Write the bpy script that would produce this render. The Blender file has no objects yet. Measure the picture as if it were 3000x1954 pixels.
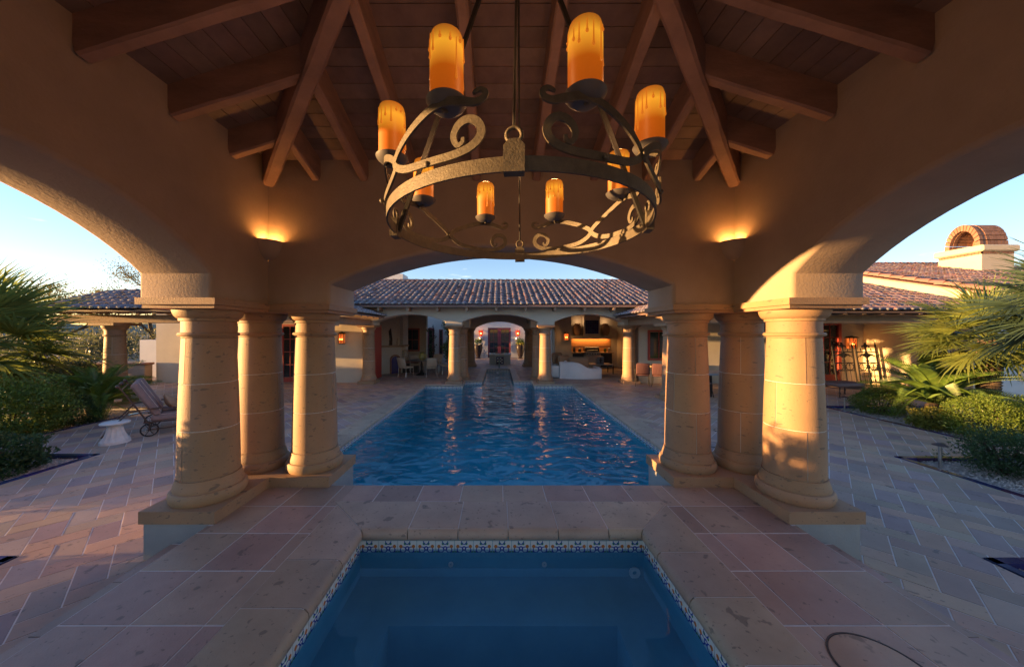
import bpy, math, random
from mathutils import Vector, Matrix, noise
random.seed(7)
PI = math.pi
R = math.radians
sc = bpy.context.scene
COL = sc.collection

# ------------------------------------------------------------------ camera, sky, sun, exposure
cam = bpy.data.cameras.new('camera'); camo = bpy.data.objects.new('camera', cam); COL.objects.link(camo)
camo.location = (-0.03, 0, 2.113); camo.rotation_euler = (R(90), 0, 0)
cam.sensor_width = 36; cam.lens = 11.52; cam.shift_x = 0.013; cam.shift_y = -0.0013
cam.clip_start = 0.05; cam.clip_end = 5000
sc.camera = camo
SUN_EL = 2.6
SUN_AZ = 186.0          # direction towards the sun, counter-clockwise from +X
w = bpy.data.worlds.new('World'); sc.world = w; w.use_nodes = True
nt = w.node_tree; bg = nt.nodes['Background']
sky = nt.nodes.new('ShaderNodeTexSky'); sky.sky_type = 'NISHITA'; sky.sun_disc = False
sky.sun_elevation = R(SUN_EL); sky.sun_rotation = R(90 - SUN_AZ)
sky.altitude = 600; sky.air_density = 1.0; sky.dust_density = 0.05; sky.ozone_density = 2.6
tc = nt.nodes.new('ShaderNodeTexCoord')
mp = nt.nodes.new('ShaderNodeMapping'); mp.inputs['Scale'].default_value = (1, 1, 6.5)
nz = nt.nodes.new('ShaderNodeTexNoise'); nz.inputs['Scale'].default_value = 4.2; nz.inputs['Detail'].default_value = 8; nz.inputs['Roughness'].default_value = .58
cr = nt.nodes.new('ShaderNodeValToRGB'); cr.color_ramp.elements[0].position = .63; cr.color_ramp.elements[1].position = .86
cr.color_ramp.elements[0].color = (0, 0, 0, 1); cr.color_ramp.elements[1].color = (.8, .8, .8, 1)
mxs = nt.nodes.new('ShaderNodeMix'); mxs.data_type = 'RGBA'
gm = nt.nodes.new('ShaderNodeMix'); gm.data_type = 'RGBA'; gm.blend_type = 'MULTIPLY'; gm.inputs[0].default_value = 1
gm.inputs[7].default_value = (1.17, 0.94, 0.97, 1)
nt.links.new(tc.outputs['Generated'], mp.inputs['Vector']); nt.links.new(mp.outputs[0], nz.inputs['Vector'])
nt.links.new(nz.outputs['Fac'], cr.inputs[0]); nt.links.new(cr.outputs[0], mxs.inputs[0])
nt.links.new(sky.outputs[0], gm.inputs[6]); nt.links.new(gm.outputs[2], mxs.inputs[6])
mxs.inputs[7].default_value = (3.4, 3.1, 3.0, 1)
nt.links.new(mxs.outputs[2], bg.inputs[0])
bg.inputs[1].default_value = 0.145
sl = bpy.data.lights.new('sun', 'SUN'); sl.energy = 3.9; sl.angle = R(0.5); sl.color = (1.0, .55, .20)
so = bpy.data.objects.new('sun', sl); COL.objects.link(so)
sd = Vector((math.cos(R(SUN_AZ)) * math.cos(R(SUN_EL)), math.sin(R(SUN_AZ)) * math.cos(R(SUN_EL)), math.sin(R(SUN_EL))))
so.rotation_euler = sd.to_track_quat('Z', 'Y').to_euler(); so.location = sd * 60
sc.view_settings.view_transform = 'Standard'; sc.view_settings.look = 'None'
sc.view_settings.exposure = 2.42; sc.view_settings.gamma = 1
sc.render.engine = 'CYCLES'
sc.cycles.max_bounces = 8; sc.cycles.diffuse_bounces = 5; sc.cycles.transparent_max_bounces = 12
sc.cycles.sample_clamp_indirect = 4

# ------------------------------------------------------------------ materials
def mat(name, c1, c2=None, scale=3, rough=.75, bump=0, bscale=60, rnd=0.0, metallic=0, fleck=0, fleck_col=(.07, .065, .06),
        stretch=(1, 1, 1), spec=.5, sss=0, hue=0, stain=0, trans=0):
    m = bpy.data.materials.new(name); m.use_nodes = True
    t = m.node_tree; N = t.nodes.new; L = t.links.new
    b = t.nodes['Principled BSDF']
    b.inputs['Roughness'].default_value = rough; b.inputs['Metallic'].default_value = metallic
    b.inputs['Specular IOR Level'].default_value = spec
    g = N('ShaderNodeNewGeometry')
    mpn = N('ShaderNodeMapping'); mpn.inputs['Scale'].default_value = stretch; L(g.outputs['Position'], mpn.inputs[0])
    c2 = c2 or tuple(x * .8 for x in c1)
    n1 = N('ShaderNodeTexNoise'); n1.inputs['Scale'].default_value = scale; n1.inputs['Detail'].default_value = 7; n1.inputs['Roughness'].default_value = .62
    L(mpn.outputs[0], n1.inputs['Vector'])
    r1 = N('ShaderNodeMapRange'); r1.inputs[1].default_value = .32; r1.inputs[2].default_value = .68; L(n1.outputs['Fac'], r1.inputs[0])
    mx = N('ShaderNodeMix'); mx.data_type = 'RGBA'; mx.inputs[6].default_value = (*c1, 1); mx.inputs[7].default_value = (*c2, 1)
    L(r1.outputs[0], mx.inputs[0]); out = mx.outputs[2]
    if rnd or hue:
        oi = N('ShaderNodeObjectInfo'); ad = N('ShaderNodeMath'); ad.operation = 'ADD'
        L(oi.outputs['Random'], ad.inputs[0]); L(g.outputs['Random Per Island'], ad.inputs[1])
        fr = N('ShaderNodeMath'); fr.operation = 'FRACT'; L(ad.outputs[0], fr.inputs[0])
        mr = N('ShaderNodeMapRange'); mr.inputs[3].default_value = 1 - rnd; mr.inputs[4].default_value = 1 + rnd * .8; L(fr.outputs[0], mr.inputs[0])
        m5 = N('ShaderNodeMath'); m5.operation = 'MULTIPLY'; m5.inputs[1].default_value = 7.31; L(fr.outputs[0], m5.inputs[0])
        f2 = N('ShaderNodeMath'); f2.operation = 'FRACT'; L(m5.outputs[0], f2.inputs[0])
        mh = N('ShaderNodeMapRange'); mh.inputs[3].default_value = .5 - hue; mh.inputs[4].default_value = .5 + hue; L(f2.outputs[0], mh.inputs[0])
        hs = N('ShaderNodeHueSaturation'); L(out, hs.inputs['Color']); L(mr.outputs[0], hs.inputs['Value']); L(mh.outputs[0], hs.inputs['Hue']); out = hs.outputs[0]
    if stain:
        n4 = N('ShaderNodeTexNoise'); n4.inputs['Scale'].default_value = 1.3; n4.inputs['Detail'].default_value = 5; L(g.outputs['Position'], n4.inputs['Vector'])
        r4 = N('ShaderNodeMapRange'); r4.inputs[1].default_value = .5; r4.inputs[2].default_value = .75; r4.inputs[4].default_value = stain; L(n4.outputs['Fac'], r4.inputs[0])
        m4 = N('ShaderNodeMix'); m4.data_type = 'RGBA'; L(r4.outputs[0], m4.inputs[0]); L(out, m4.inputs[6]); m4.inputs[7].default_value = (*[x * .45 for x in c1], 1); out = m4.outputs[2]
    if fleck:
        for (scl, st, th) in ((9, (1.0, 1.0, 2.6), .69 - fleck * .03), (26, (1.2, 1.2, 2.4), .70 - fleck * .03)):
            mf = N('ShaderNodeMapping'); mf.inputs['Scale'].default_value = st; mf.inputs['Rotation'].default_value = (.3, .5, .6); L(g.outputs['Position'], mf.inputs[0])
            nf = N('ShaderNodeTexNoise'); nf.inputs['Scale'].default_value = scl; nf.inputs['Detail'].default_value = 2.5; nf.inputs['Distortion'].default_value = .3; L(mf.outputs[0], nf.inputs['Vector'])
            rf = N('ShaderNodeMapRange'); rf.inputs[1].default_value = th - .005; rf.inputs[2].default_value = th + .03; rf.inputs[4].default_value = .55; L(nf.outputs['Fac'], rf.inputs[0])
            m3 = N('ShaderNodeMix'); m3.data_type = 'RGBA'; L(rf.outputs[0], m3.inputs[0]); L(out, m3.inputs[6]); m3.inputs[7].default_value = (*fleck_col, 1); out = m3.outputs[2]
    L(out, b.inputs['Base Color'])
    if bump:
        nb = N('ShaderNodeTexNoise'); nb.inputs['Scale'].default_value = bscale; nb.inputs['Detail'].default_value = 5; nb.inputs['Roughness'].default_value = .6
        L(mpn.outputs[0], nb.inputs['Vector'])
        bp = N('ShaderNodeBump'); bp.inputs['Strength'].default_value = 1; bp.inputs['Distance'].default_value = bump; L(nb.outputs['Fac'], bp.inputs['Height']); L(bp.outputs[0], b.inputs['Normal'])
    if trans:
        tr = N('ShaderNodeBsdfTranslucent'); L(out, tr.inputs[0]); ms = N('ShaderNodeMixShader'); ms.inputs[0].default_value = trans
        L(b.outputs[0], ms.inputs[1]); L(tr.outputs[0], ms.inputs[2]); L(ms.outputs[0], t.nodes['Material Output'].inputs[0])
    return m

def emis(name, col, s):
    m = bpy.data.materials.new(name); m.use_nodes = True; b = m.node_tree.nodes['Principled BSDF']
    b.inputs['Base Color'].default_value = (*[x * .6 for x in col], 1); b.inputs['Emission Color'].default_value = (*col, 1); b.inputs['Emission Strength'].default_value = s
    return m

def glass_mat(name, tint=(.02, .025, .03), rough=.03):
    m = bpy.data.materials.new(name); m.use_nodes = True; b = m.node_tree.nodes['Principled BSDF']
    b.inputs['Base Color'].default_value = (*tint, 1); b.inputs['Roughness'].default_value = rough; b.inputs['Specular IOR Level'].default_value = .8
    return m

M = {}
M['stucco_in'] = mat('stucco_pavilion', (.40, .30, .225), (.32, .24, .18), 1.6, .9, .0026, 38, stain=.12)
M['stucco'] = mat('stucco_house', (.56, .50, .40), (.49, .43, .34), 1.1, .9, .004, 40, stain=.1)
M['footing'] = mat('footing_stucco', (.36, .37, .36), (.30, .31, .30), 2, .9, .003, 50, stain=.3)
M['stucco_white'] = mat('stucco_white', (.66, .66, .64), (.58, .58, .57), 1.0, .9, .003, 40)
M['stucco_yellow'] = mat('stucco_cream', (.66, .55, .38), (.60, .49, .33), 1.0, .9, .003, 40)
M['cantera'] = mat('cantera_stone', (.375, .225, .125), (.29, .185, .11), 2.2, .66, .0025, 90, rnd=.08, fleck=1, hue=.008, stain=.12)
M['mortar'] = mat('mortar', (.60, .56, .50), (.5, .46, .42), 8, .9, .002, 120)
M['grout'] = mat('grout', (.70, .66, .63), (.58, .54, .52), 5, .9, .002, 120)
M['terrace'] = mat('terrace_stone', (.42, .30, .235), (.31, .215, .175), 2.2, .5, .002, 70, rnd=.18, fleck=.8, hue=.02, stain=.25)
M['coping'] = mat('coping_stone', (.45, .345, .255), (.35, .27, .20), 2.6, .5, .002, 70, rnd=.12, fleck=1.2, hue=.012, stain=.2)
M['deck_tan'] = mat('deck_stone_tan', (.50, .335, .235), (.41, .275, .20), 2.5, .6, .002, 80, rnd=.16, fleck=.7, hue=.012, stain=.3, stretch=(1, 1, 1))
M['deck_purple'] = mat('deck_stone_purple', (.37, .275, .25), (.30, .22, .20), 2.5, .55, .002, 80, rnd=.2, fleck=.6, hue=.03, stain=.2)
M['deck_grey'] = mat('deck_stone_grey', (.44, .32, .24), (.36, .26, .20), 2.5, .55, .002, 80, rnd=.18, fleck=.6, hue=.02, stain=.2)
M['wood'] = mat('rafter_wood', (.33, .185, .135), (.21, .12, .09), 3, .7, .004, 18, rnd=.1, stretch=(1, 1, 3))
M['board'] = mat('board_wood', (.235, .15, .12), (.16, .10, .082), 6, .65, .001, 50, rnd=.22, hue=.01)
M['wood_tan'] = mat('porch_wood', (.33, .22, .145), (.25, .165, .11), 6, .75, .003, 25, rnd=.1)
M['iron'] = mat('wrought_iron', (.135, .11, .08), (.085, .07, .055), 30, .55, .002, 120, metallic=.25, spec=.4)
M['iron_dark'] = mat('dark_iron', (.045, .04, .038), (.03, .028, .027), 30, .5, .001, 120, metallic=.5)
M['metal_bronze'] = mat('bronze_metal', (.11, .075, .065), (.08, .055, .05), 30, .4, 0, 60, metallic=.6)
M['steel'] = mat('steel', (.5, .5, .5), (.4, .4, .4), 10, .3, metallic=.9)
M['tile'] = mat('roof_clay', (.26, .165, .15), (.175, .13, .135), 5, .72, .003, 60, rnd=.3, hue=.02, stain=.3)
M['tile_dark'] = mat('roof_clay_grey', (.20, .165, .17), (.15, .125, .14), 5, .7, .003, 60, rnd=.3, hue=.03, stain=.2)
M['tile_red'] = mat('roof_clay_red', (.31, .155, .12), (.25, .13, .105), 5, .7, .003, 60, rnd=.2, hue=.01)
M['tile_blue'] = mat('roof_clay_blue', (.15, .155, .20), (.13, .13, .165), 5, .65, .003, 60, rnd=.3, hue=.03)
M['tile_mortar'] = mat('roof_mortar', (.42, .39, .38), (.34, .31, .30), 9, .9, .004, 70)
M['brick'] = mat('brick_clay', (.30, .155, .095), (.24, .12, .075), 6, .85, .003, 60, rnd=.2)
M['red_frame'] = mat('red_frame', (.36, .045, .03), (.32, .04, .028), 3, .5)
M['plum_frame'] = mat('plum_frame', (.26, .055, .075), (.23, .05, .065), 3, .5)
M['glass'] = glass_mat('window_glass')
M['navy'] = mat('navy_glaze', (.02, .035, .17), (.03, .03, .10), 4, .15, rnd=.3, hue=.03)
M['rust_glaze'] = mat('rust_glaze', (.14, .035, .03), (.03, .025, .09), 3, .2, rnd=.3)
M['plaster_blue'] = mat('pool_plaster', (.018, .40, .47), (.013, .33, .41), 2.5, .8, rnd=0)
M['plaster_spa'] = mat('spa_plaster', (.13, .37, .46), (.10, .31, .40), 3, .8)
M['gravel'] = mat('gravel_bed', (.48, .40, .35), (.30, .25, .22), 60, .9, .02, 70)
M['pebble'] = mat('pebble', (.55, .46, .40), (.40, .34, .30), 30, .85, rnd=.35)
M['dirt'] = mat('desert_ground', (.36, .27, .19), (.28, .22, .14), .8, .95, .03, 8)
M['white_stone'] = mat('white_stone', (.68, .66, .64), (.56, .53, .52), 12, .7, .002, 70, stain=.15)
M['white_cloth'] = mat('white_cloth', (.74, .74, .74), (.68, .68, .68), 5, .9, .004, 12)
M['tan_cloth'] = mat('tan_cloth', (.36, .22, .13), (.31, .19, .11), 20, .9, .003, 60)
M['cream_cloth'] = mat('cream_cloth', (.55, .45, .34), (.48, .40, .30), 16, .9, .004, 50)
M['mauve_cloth'] = mat('mauve_cloth', (.245, .165, .155), (.20, .135, .13), 14, .85, .003, 70)
M['piping'] = mat('cord_piping', (.6, .5, .44), None, 14, .85)
M['stripe_cloth'] = mat('maroon_cloth', (.10, .03, .035), (.15, .075, .065), 9, .9, stretch=(3, .3, .3))
M['black_pot'] = mat('dark_glazed_pot', (.035, .025, .028), (.025, .02, .02), 5, .22)
M['grill_black'] = mat('black_enamel', (.03, .03, .033), None, 5, .25)
M['cabinet'] = mat('cabinet_dark', (.035, .035, .038), None, 5, .5)
M['bark'] = mat('bark', (.09, .065, .05), (.05, .038, .03), 9, .95, .02, 25)
M['palm_bark'] = mat('palm_bark', (.17, .12, .085), (.08, .06, .045), 12, .95, .02, 25)
def leafm(n, a, b, tr=.48, rough=.45): return mat(n, a, b, 2.2, rough, 0, rnd=.28, hue=.012, trans=tr)
M['fan_leaf'] = leafm('fan_palm_leaf', (.22, .26, .06), (.14, .19, .05))
M['fan_leaf_shaded'] = leafm('fan_palm_leaf_shaded', (.085, .14, .085), (.06, .105, .065))  # bluish dark fan leaf: shade on the nearer fronds painted into the colour
M['sago_leaf'] = leafm('sago_leaf', (.13, .21, .035), (.08, .15, .03), .2, .35)
M['shrub'] = leafm('shrub_leaf', (.18, .25, .045), (.11, .175, .035))
M['shrub_dark'] = leafm('shrub_leaf_dark', (.07, .13, .045), (.045, .09, .035))
M['shrub_yellow'] = leafm('shrub_leaf_yellow', (.32, .30, .05), (.22, .23, .04))
M['shrub_bright'] = leafm('shrub_leaf_bright', (.20, .28, .04), (.14, .22, .035))
M['shrub_olive'] = leafm('shrub_leaf_olive', (.13, .13, .04), (.09, .10, .03))
M['mesquite'] = leafm('mesquite_leaf', (.19, .17, .06), (.12, .12, .045))
M['scrub'] = leafm('desert_scrub', (.14, .14, .07), (.10, .11, .055))
M['flower'] = mat('flower_white', (.8, .78, .7))

# Talavera tile: blue scrolls, orange hearts and green leaves printed on white glaze
def talavera():
    m = bpy.data.materials.new('talavera_glaze'); m.use_nodes = True; t = m.node_tree; N = t.nodes.new; L = t.links.new; b = t.nodes['Principled BSDF']
    b.inputs['Roughness'].default_value = .15
    uv = N('ShaderNodeUVMap')
    sp = N('ShaderNodeSeparateXYZ'); L(uv.outputs[0], sp.inputs[0])
    def mth(op, a, bb=None, c=None):
        n = N('ShaderNodeMath'); n.operation = op
        for i, v in enumerate((a, bb, c)):
            if v is None: continue
            if isinstance(v, (int, float)): n.inputs[i].default_value = v
            else: L(v, n.inputs[i])
        return n.outputs[0]
    U = mth('FRACT', sp.outputs[0]); V = mth('FRACT', sp.outputs[1])
    x = mth('ABSOLUTE', mth('SUBTRACT', U, .5)); y = V
    def circ(cx, cy, r0, r1):
        dx = mth('SUBTRACT', x, cx); dy = mth('SUBTRACT', y, cy)
        d = mth('SQRT', mth('ADD', mth('MULTIPLY', dx, dx), mth('MULTIPLY', dy, dy)))
        return mth('MULTIPLY', mth('GREATER_THAN', d, r0), mth('LESS_THAN', d, r1))
    def over(base, fac, col):
        n = N('ShaderNodeMix'); n.data_type = 'RGBA'; L(fac, n.inputs[0]); L(base, n.inputs[6]); n.inputs[7].default_value = (*col, 1); return n.outputs[2]
    c = N('ShaderNodeRGB'); c.outputs[0].default_value = (.66, .66, .60, 1); o = c.outputs[0]
    BL = (.03, .06, .30); OR = (.48, .16, .04); GR = (.05, .22, .08)
    o = over(o, circ(.46, .05, .36, .43), BL)
    o = over(o, circ(.22, .55, .12, .17), BL)
    o = over(o, circ(0, .25, 0, .12), OR)
    o = over(o, circ(.34, .72, 0, .09), OR)
    o = over(o, circ(.46, .40, 0, .08), GR)
    o = over(o, circ(.12, .86, 0, .07), GR)
    o = over(o, circ(0, .62, .05, .12), BL)
    o = over(o, circ(0, .98, .12, .17), BL)
    L(o, b.inputs['Base Color'])
    return m
M['talavera'] = talavera()

def water(name, tint, bscale, bdist, rough=.015, stretch=(1, 1, 1)):
    m = bpy.data.materials.new(name); m.use_nodes = True; t = m.node_tree; N = t.nodes.new; L = t.links.new
    t.nodes.remove(t.nodes['Principled BSDF'])
    g = N('ShaderNodeNewGeometry'); mpn = N('ShaderNodeMapping'); mpn.inputs['Scale'].default_value = stretch; L(g.outputs['Position'], mpn.inputs[0])
    n1 = N('ShaderNodeTexNoise'); n1.inputs['Scale'].default_value = bscale; n1.inputs['Detail'].default_value = 2.2; n1.inputs['Roughness'].default_value = .45; n1.inputs['Distortion'].default_value = .6
    L(mpn.outputs[0], n1.inputs['Vector'])
    bp = N('ShaderNodeBump'); bp.inputs['Distance'].default_value = bdist; bp.inputs['Strength'].default_value = 1; L(n1.outputs['Fac'], bp.inputs['Height'])
    dt = N('ShaderNodeVectorMath'); dt.operation = 'DOT_PRODUCT'; L(bp.outputs[0], dt.inputs[0]); L(g.outputs['Incoming'], dt.inputs[1])
    ab = N('ShaderNodeMath'); ab.operation = 'ABSOLUTE'; L(dt.outputs['Value'], ab.inputs[0])
    om = N('ShaderNodeMath'); om.operation = 'SUBTRACT'; om.inputs[0].default_value = 1; L(ab.outputs[0], om.inputs[1])
    pw = N('ShaderNodeMath'); pw.operation = 'POWER'; pw.inputs[1].default_value = 5; L(om.outputs[0], pw.inputs[0])
    fr = N('ShaderNodeMath'); fr.operation = 'MULTIPLY_ADD'; fr.inputs[1].default_value = .975; fr.inputs[2].default_value = .021; L(pw.outputs[0], fr.inputs[0])
    tr = N('ShaderNodeBsdfTransparent'); tr.inputs[0].default_value = (*tint, 1)
    gl = N('ShaderNodeBsdfGlossy'); gl.inputs['Roughness'].default_value = rough; L(bp.outputs[0], gl.inputs['Normal'])
    ms = N('ShaderNodeMixShader'); L(fr.outputs[0], ms.inputs[0]); L(tr.outputs[0], ms.inputs[1]); L(gl.outputs[0], ms.inputs[2])
    L(ms.outputs[0], t.nodes['Material Output'].inputs[0]); return m
M['water_pool'] = water('pool_water', (.50, .86, .96), 2.5, .062, stretch=(.8, 1.25, 1))
M['water_spa'] = water('spa_water', (.60, .80, .92), 1.2, .004)

# ------------------------------------------------------------------ mesh builder
class MB:
    def __init__(s): s.v = []; s.f = []; s.uv = {}
    def quad(s, a, b, c, d, uv=None):
        n = len(s.v); s.v += [tuple(a), tuple(b), tuple(c), tuple(d)]; s.f.append((n, n + 1, n + 2, n + 3))
        if uv: s.uv[len(s.f) - 1] = uv
    def tri(s, a, b, c):
        n = len(s.v); s.v += [tuple(a), tuple(b), tuple(c)]; s.f.append((n, n + 1, n + 2))
    def box(s, x0, x1, y0, y1, z0, z1):
        n = len(s.v); s.v += [(x0, y0, z0), (x1, y0, z0), (x1, y1, z0), (x0, y1, z0), (x0, y0, z1), (x1, y0, z1), (x1, y1, z1), (x0, y1, z1)]
        for q in ((0, 3, 2, 1), (4, 5, 6, 7), (0, 1, 5, 4), (1, 2, 6, 5), (2, 3, 7, 6), (3, 0, 4, 7)): s.f.append(tuple(n + i for i in q))
        return s
    def cbox(s, x0, x1, y0, y1, z0, z1, c=.01):     # box with chamfered edges
        xs = (x0, x0 + c, x1 - c, x1); ys = (y0, y0 + c, y1 - c, y1); zs = (z0, z0 + c, z1 - c, z1)
        pts = {}
        n0 = len(s.v)
        def P(i, j, k):
            key = (i, j, k)
            if key not in pts: pts[key] = len(s.v); s.v.append((xs[i], ys[j], zs[k]))
            return pts[key]
        for k, o in ((0, 1), (3, -1)):
            q = [P(1, 1, k), P(2, 1, k), P(2, 2, k), P(1, 2, k)]; s.f.append(tuple(q if k else q[::-1]))
            q = [P(1, k, 1), P(2, k, 1), P(2, k, 2), P(1, k, 2)]; s.f.append(tuple(q[::-1] if k else q))
            q = [P(k, 1, 1), P(k, 2, 1), P(k, 2, 2), P(k, 1, 2)]; s.f.append(tuple(q if k else q[::-1]))
        for a in (1, 2):
            A = 0 if a == 1 else 3
            for b_ in (1, 2):
                B = 0 if b_ == 1 else 3
                s.f.append((P(1, A, b_), P(2, A, b_), P(2, a, B), P(1, a, B)))
                s.f.append((P(A, 1, b_), P(A, 2, b_), P(a, 2, B), P(a, 1, B)))
                s.f.append((P(A, b_, 1), P(A, b_, 2), P(a, B, 2), P(a, B, 1)))
                for c_ in (1, 2):
                    Cc = 0 if c_ == 1 else 3
                    s.f.append((P(A, b_, c_), P(a, B, c_), P(a, b_, Cc)))
        return s
    def prism(s, poly, z0, z1):
        n = len(s.v); k = len(poly)
        s.v += [(p[0], p[1], z0) for p in poly] + [(p[0], p[1], z1) for p in poly]
        s.f.append(tuple(range(n + k - 1, n - 1, -1))); s.f.append(tuple(range(n + k, n + 2 * k)))
        for i in range(k): j = (i + 1) % k; s.f.append((n + i, n + j, n + k + j, n + k + i))
        return s
    def lathe(s, prof, c=(0, 0, 0), seg=32, a0=0, a1=2 * PI, caps=False, sx=1, sy=1):
        full = abs(a1 - a0 - 2 * PI) < 1e-4; m = seg if full else seg + 1; n = len(s.v)
        for (r, z) in prof:
            for i in range(m):
                a = a0 + (a1 - a0) * i / seg; s.v.append((c[0] + r * math.cos(a) * sx, c[1] + r * math.sin(a) * sy, c[2] + z))
        for j in range(len(prof) - 1):
            for i in range(seg):
                i2 = (i + 1) % m; s.f.append((n + j * m + i, n + j * m + i2, n + (j + 1) * m + i2, n + (j + 1) * m + i))
        if caps:
            s.f.append(tuple(n + i for i in range(m))[::-1]); s.f.append(tuple(n + (len(prof) - 1) * m + i for i in range(m)))
        return s
    def tube(s, pts, r, seg=8, rr=None, flat=None, caps=True):
        pts = [Vector(p) for p in pts]; n = len(s.v); k = len(pts)
        t0 = (pts[1] - pts[0]).normalized(); up = Vector((0, 0, 1)) if abs(t0.z) < .9 else Vector((1, 0, 0))
        nrm = (up - t0 * up.dot(t0)).normalized()
        for i, p in enumerate(pts):
            t = ((pts[min(i + 1, k - 1)] - pts[max(i - 1, 0)])).normalized()
            nrm = (nrm - t * nrm.dot(t)); nrm = nrm.normalized() if nrm.length > 1e-6 else t.orthogonal().normalized()
            bi = t.cross(nrm); q = rr[i] if rr else r
            for j in range(seg):
                a = 2 * PI * j / seg + (PI / seg if seg == 4 else 0); s.v.append(tuple(p + nrm * math.cos(a) * q + bi * math.sin(a) * q))
        for i in range(k - 1):
            for j in range(seg):
                j2 = (j + 1) % seg; s.f.append((n + i * seg + j, n + i * seg + j2, n + (i + 1) * seg + j2, n + (i + 1) * seg + j))
        if caps:
            s.f.append(tuple(n + j for j in range(seg))[::-1]); s.f.append(tuple(n + (k - 1) * seg + j for j in range(seg)))
        return s
    def beam(s, a, b, wd, dp, ch=.012, up=(0, 0, 1), wob=0):   # top-centre line a->b, width wd, depth dp below
        a = Vector(a); b = Vector(b); t = (b - a).normalized(); up = Vector(up); side = t.cross(up).normalized(); dn = -(side.cross(t)).normalized()
        sec = [(-wd / 2, 0), (wd / 2, 0), (wd / 2, dp - ch), (wd / 2 - ch, dp), (-wd / 2 + ch, dp), (-wd / 2, dp - ch)]
        K = 1 if not wob else max(2, int((b - a).length / .16)); n = len(s.v)
        for i in range(K + 1):
            p = a.lerp(b, i / K)
            for (x, y) in sec:
                jx = jy = 0
                if wob and y > 0:
                    q = p * 5 + Vector((x * 40, y * 30, 0)); jx = noise.noise(q) * wob; jy = noise.noise(q + Vector((9, 4, 2))) * wob
                s.v.append(tuple(p + side * (x + jx) + dn * (y + jy)))
        for i in range(K):
            for j in range(6): j2 = (j + 1) % 6; s.f.append((n + i * 6 + j, n + i * 6 + j2, n + (i + 1) * 6 + j2, n + (i + 1) * 6 + j))
        s.f.append(tuple(n + j for j in range(6))[::-1]); s.f.append(tuple(n + K * 6 + j for j in range(6)))
        return s
    def sphere(s, c, r, seg=12, rings=8, sz=1, sx=1, sy=1):
        return s.lathe([(max(1e-4, r * math.sin(PI * i / rings)), -r * math.cos(PI * i / rings) * sz) for i in range(rings + 1)], c, seg, sx=sx, sy=sy)
    def xf(s, mtx, i0=0):
        s.v[i0:] = [tuple(mtx @ Vector(p)) for p in s.v[i0:]]; return s
    def mesh(s, name, m, smooth=None, off=None):
        me = bpy.data.meshes.new(name)
        vs = s.v if off is None else [(p[0] - off[0], p[1] - off[1], p[2] - off[2]) for p in s.v]
        me.from_pydata(vs, [], s.f)
        if s.uv:
            ul = me.uv_layers.new(name='UVMap')
            for fi, uvs in s.uv.items():
                p = me.polygons[fi]
                for li, q in zip(p.loop_indices, uvs): ul.data[li].uv = q
        me.materials.append(m if not isinstance(m, str) else M[m])
        me.validate()
        if smooth is not None:
            me.polygons.foreach_set('use_smooth', [True] * len(me.polygons))
            if smooth < 180: me.set_sharp_from_angle(angle=R(smooth))
        return me
    def build(s, name, m, parent=None, smooth=None, world=False, kind=None, label=None):
        off = None
        if world and parent is not None: off = wloc(parent)
        return link(name, s.mesh(name, m, smooth, off), parent, kind=kind, label=label)

def wloc(o):
    p = Vector((0, 0, 0))
    while o: p += o.location; o = o.parent
    return p
def link(name, me, parent=None, loc=(0, 0, 0), rot=(0, 0, 0), kind=None, label=None):
    o = bpy.data.objects.new(name, me); COL.objects.link(o); o.location = loc; o.rotation_euler = rot
    if parent: o.parent = parent
    if kind: o['kind'] = kind
    if label: o['label'] = label
    return o
def thing(name, label, cat, loc=(0, 0, 0), rz=0, group=None):
    o = link(name, None, None, loc, (0, 0, rz)); o['label'] = label; o['category'] = cat
    if group: o['group'] = group
    return o
def copy_tree(o, loc=None, rz=None, label=None, parent=None):
    c = o.copy(); COL.objects.link(c); c.parent = parent
    if loc is not None: c.location = loc
    if rz is not None: c.rotation_euler = (0, 0, rz)
    if label: c['label'] = label
    for ch in list(o.children): copy_tree(ch, parent=c)
    return c
def struct(name, mb, m, smooth=None, kind='structure'): return mb.build(name, m, None, smooth, kind=kind)

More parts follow.
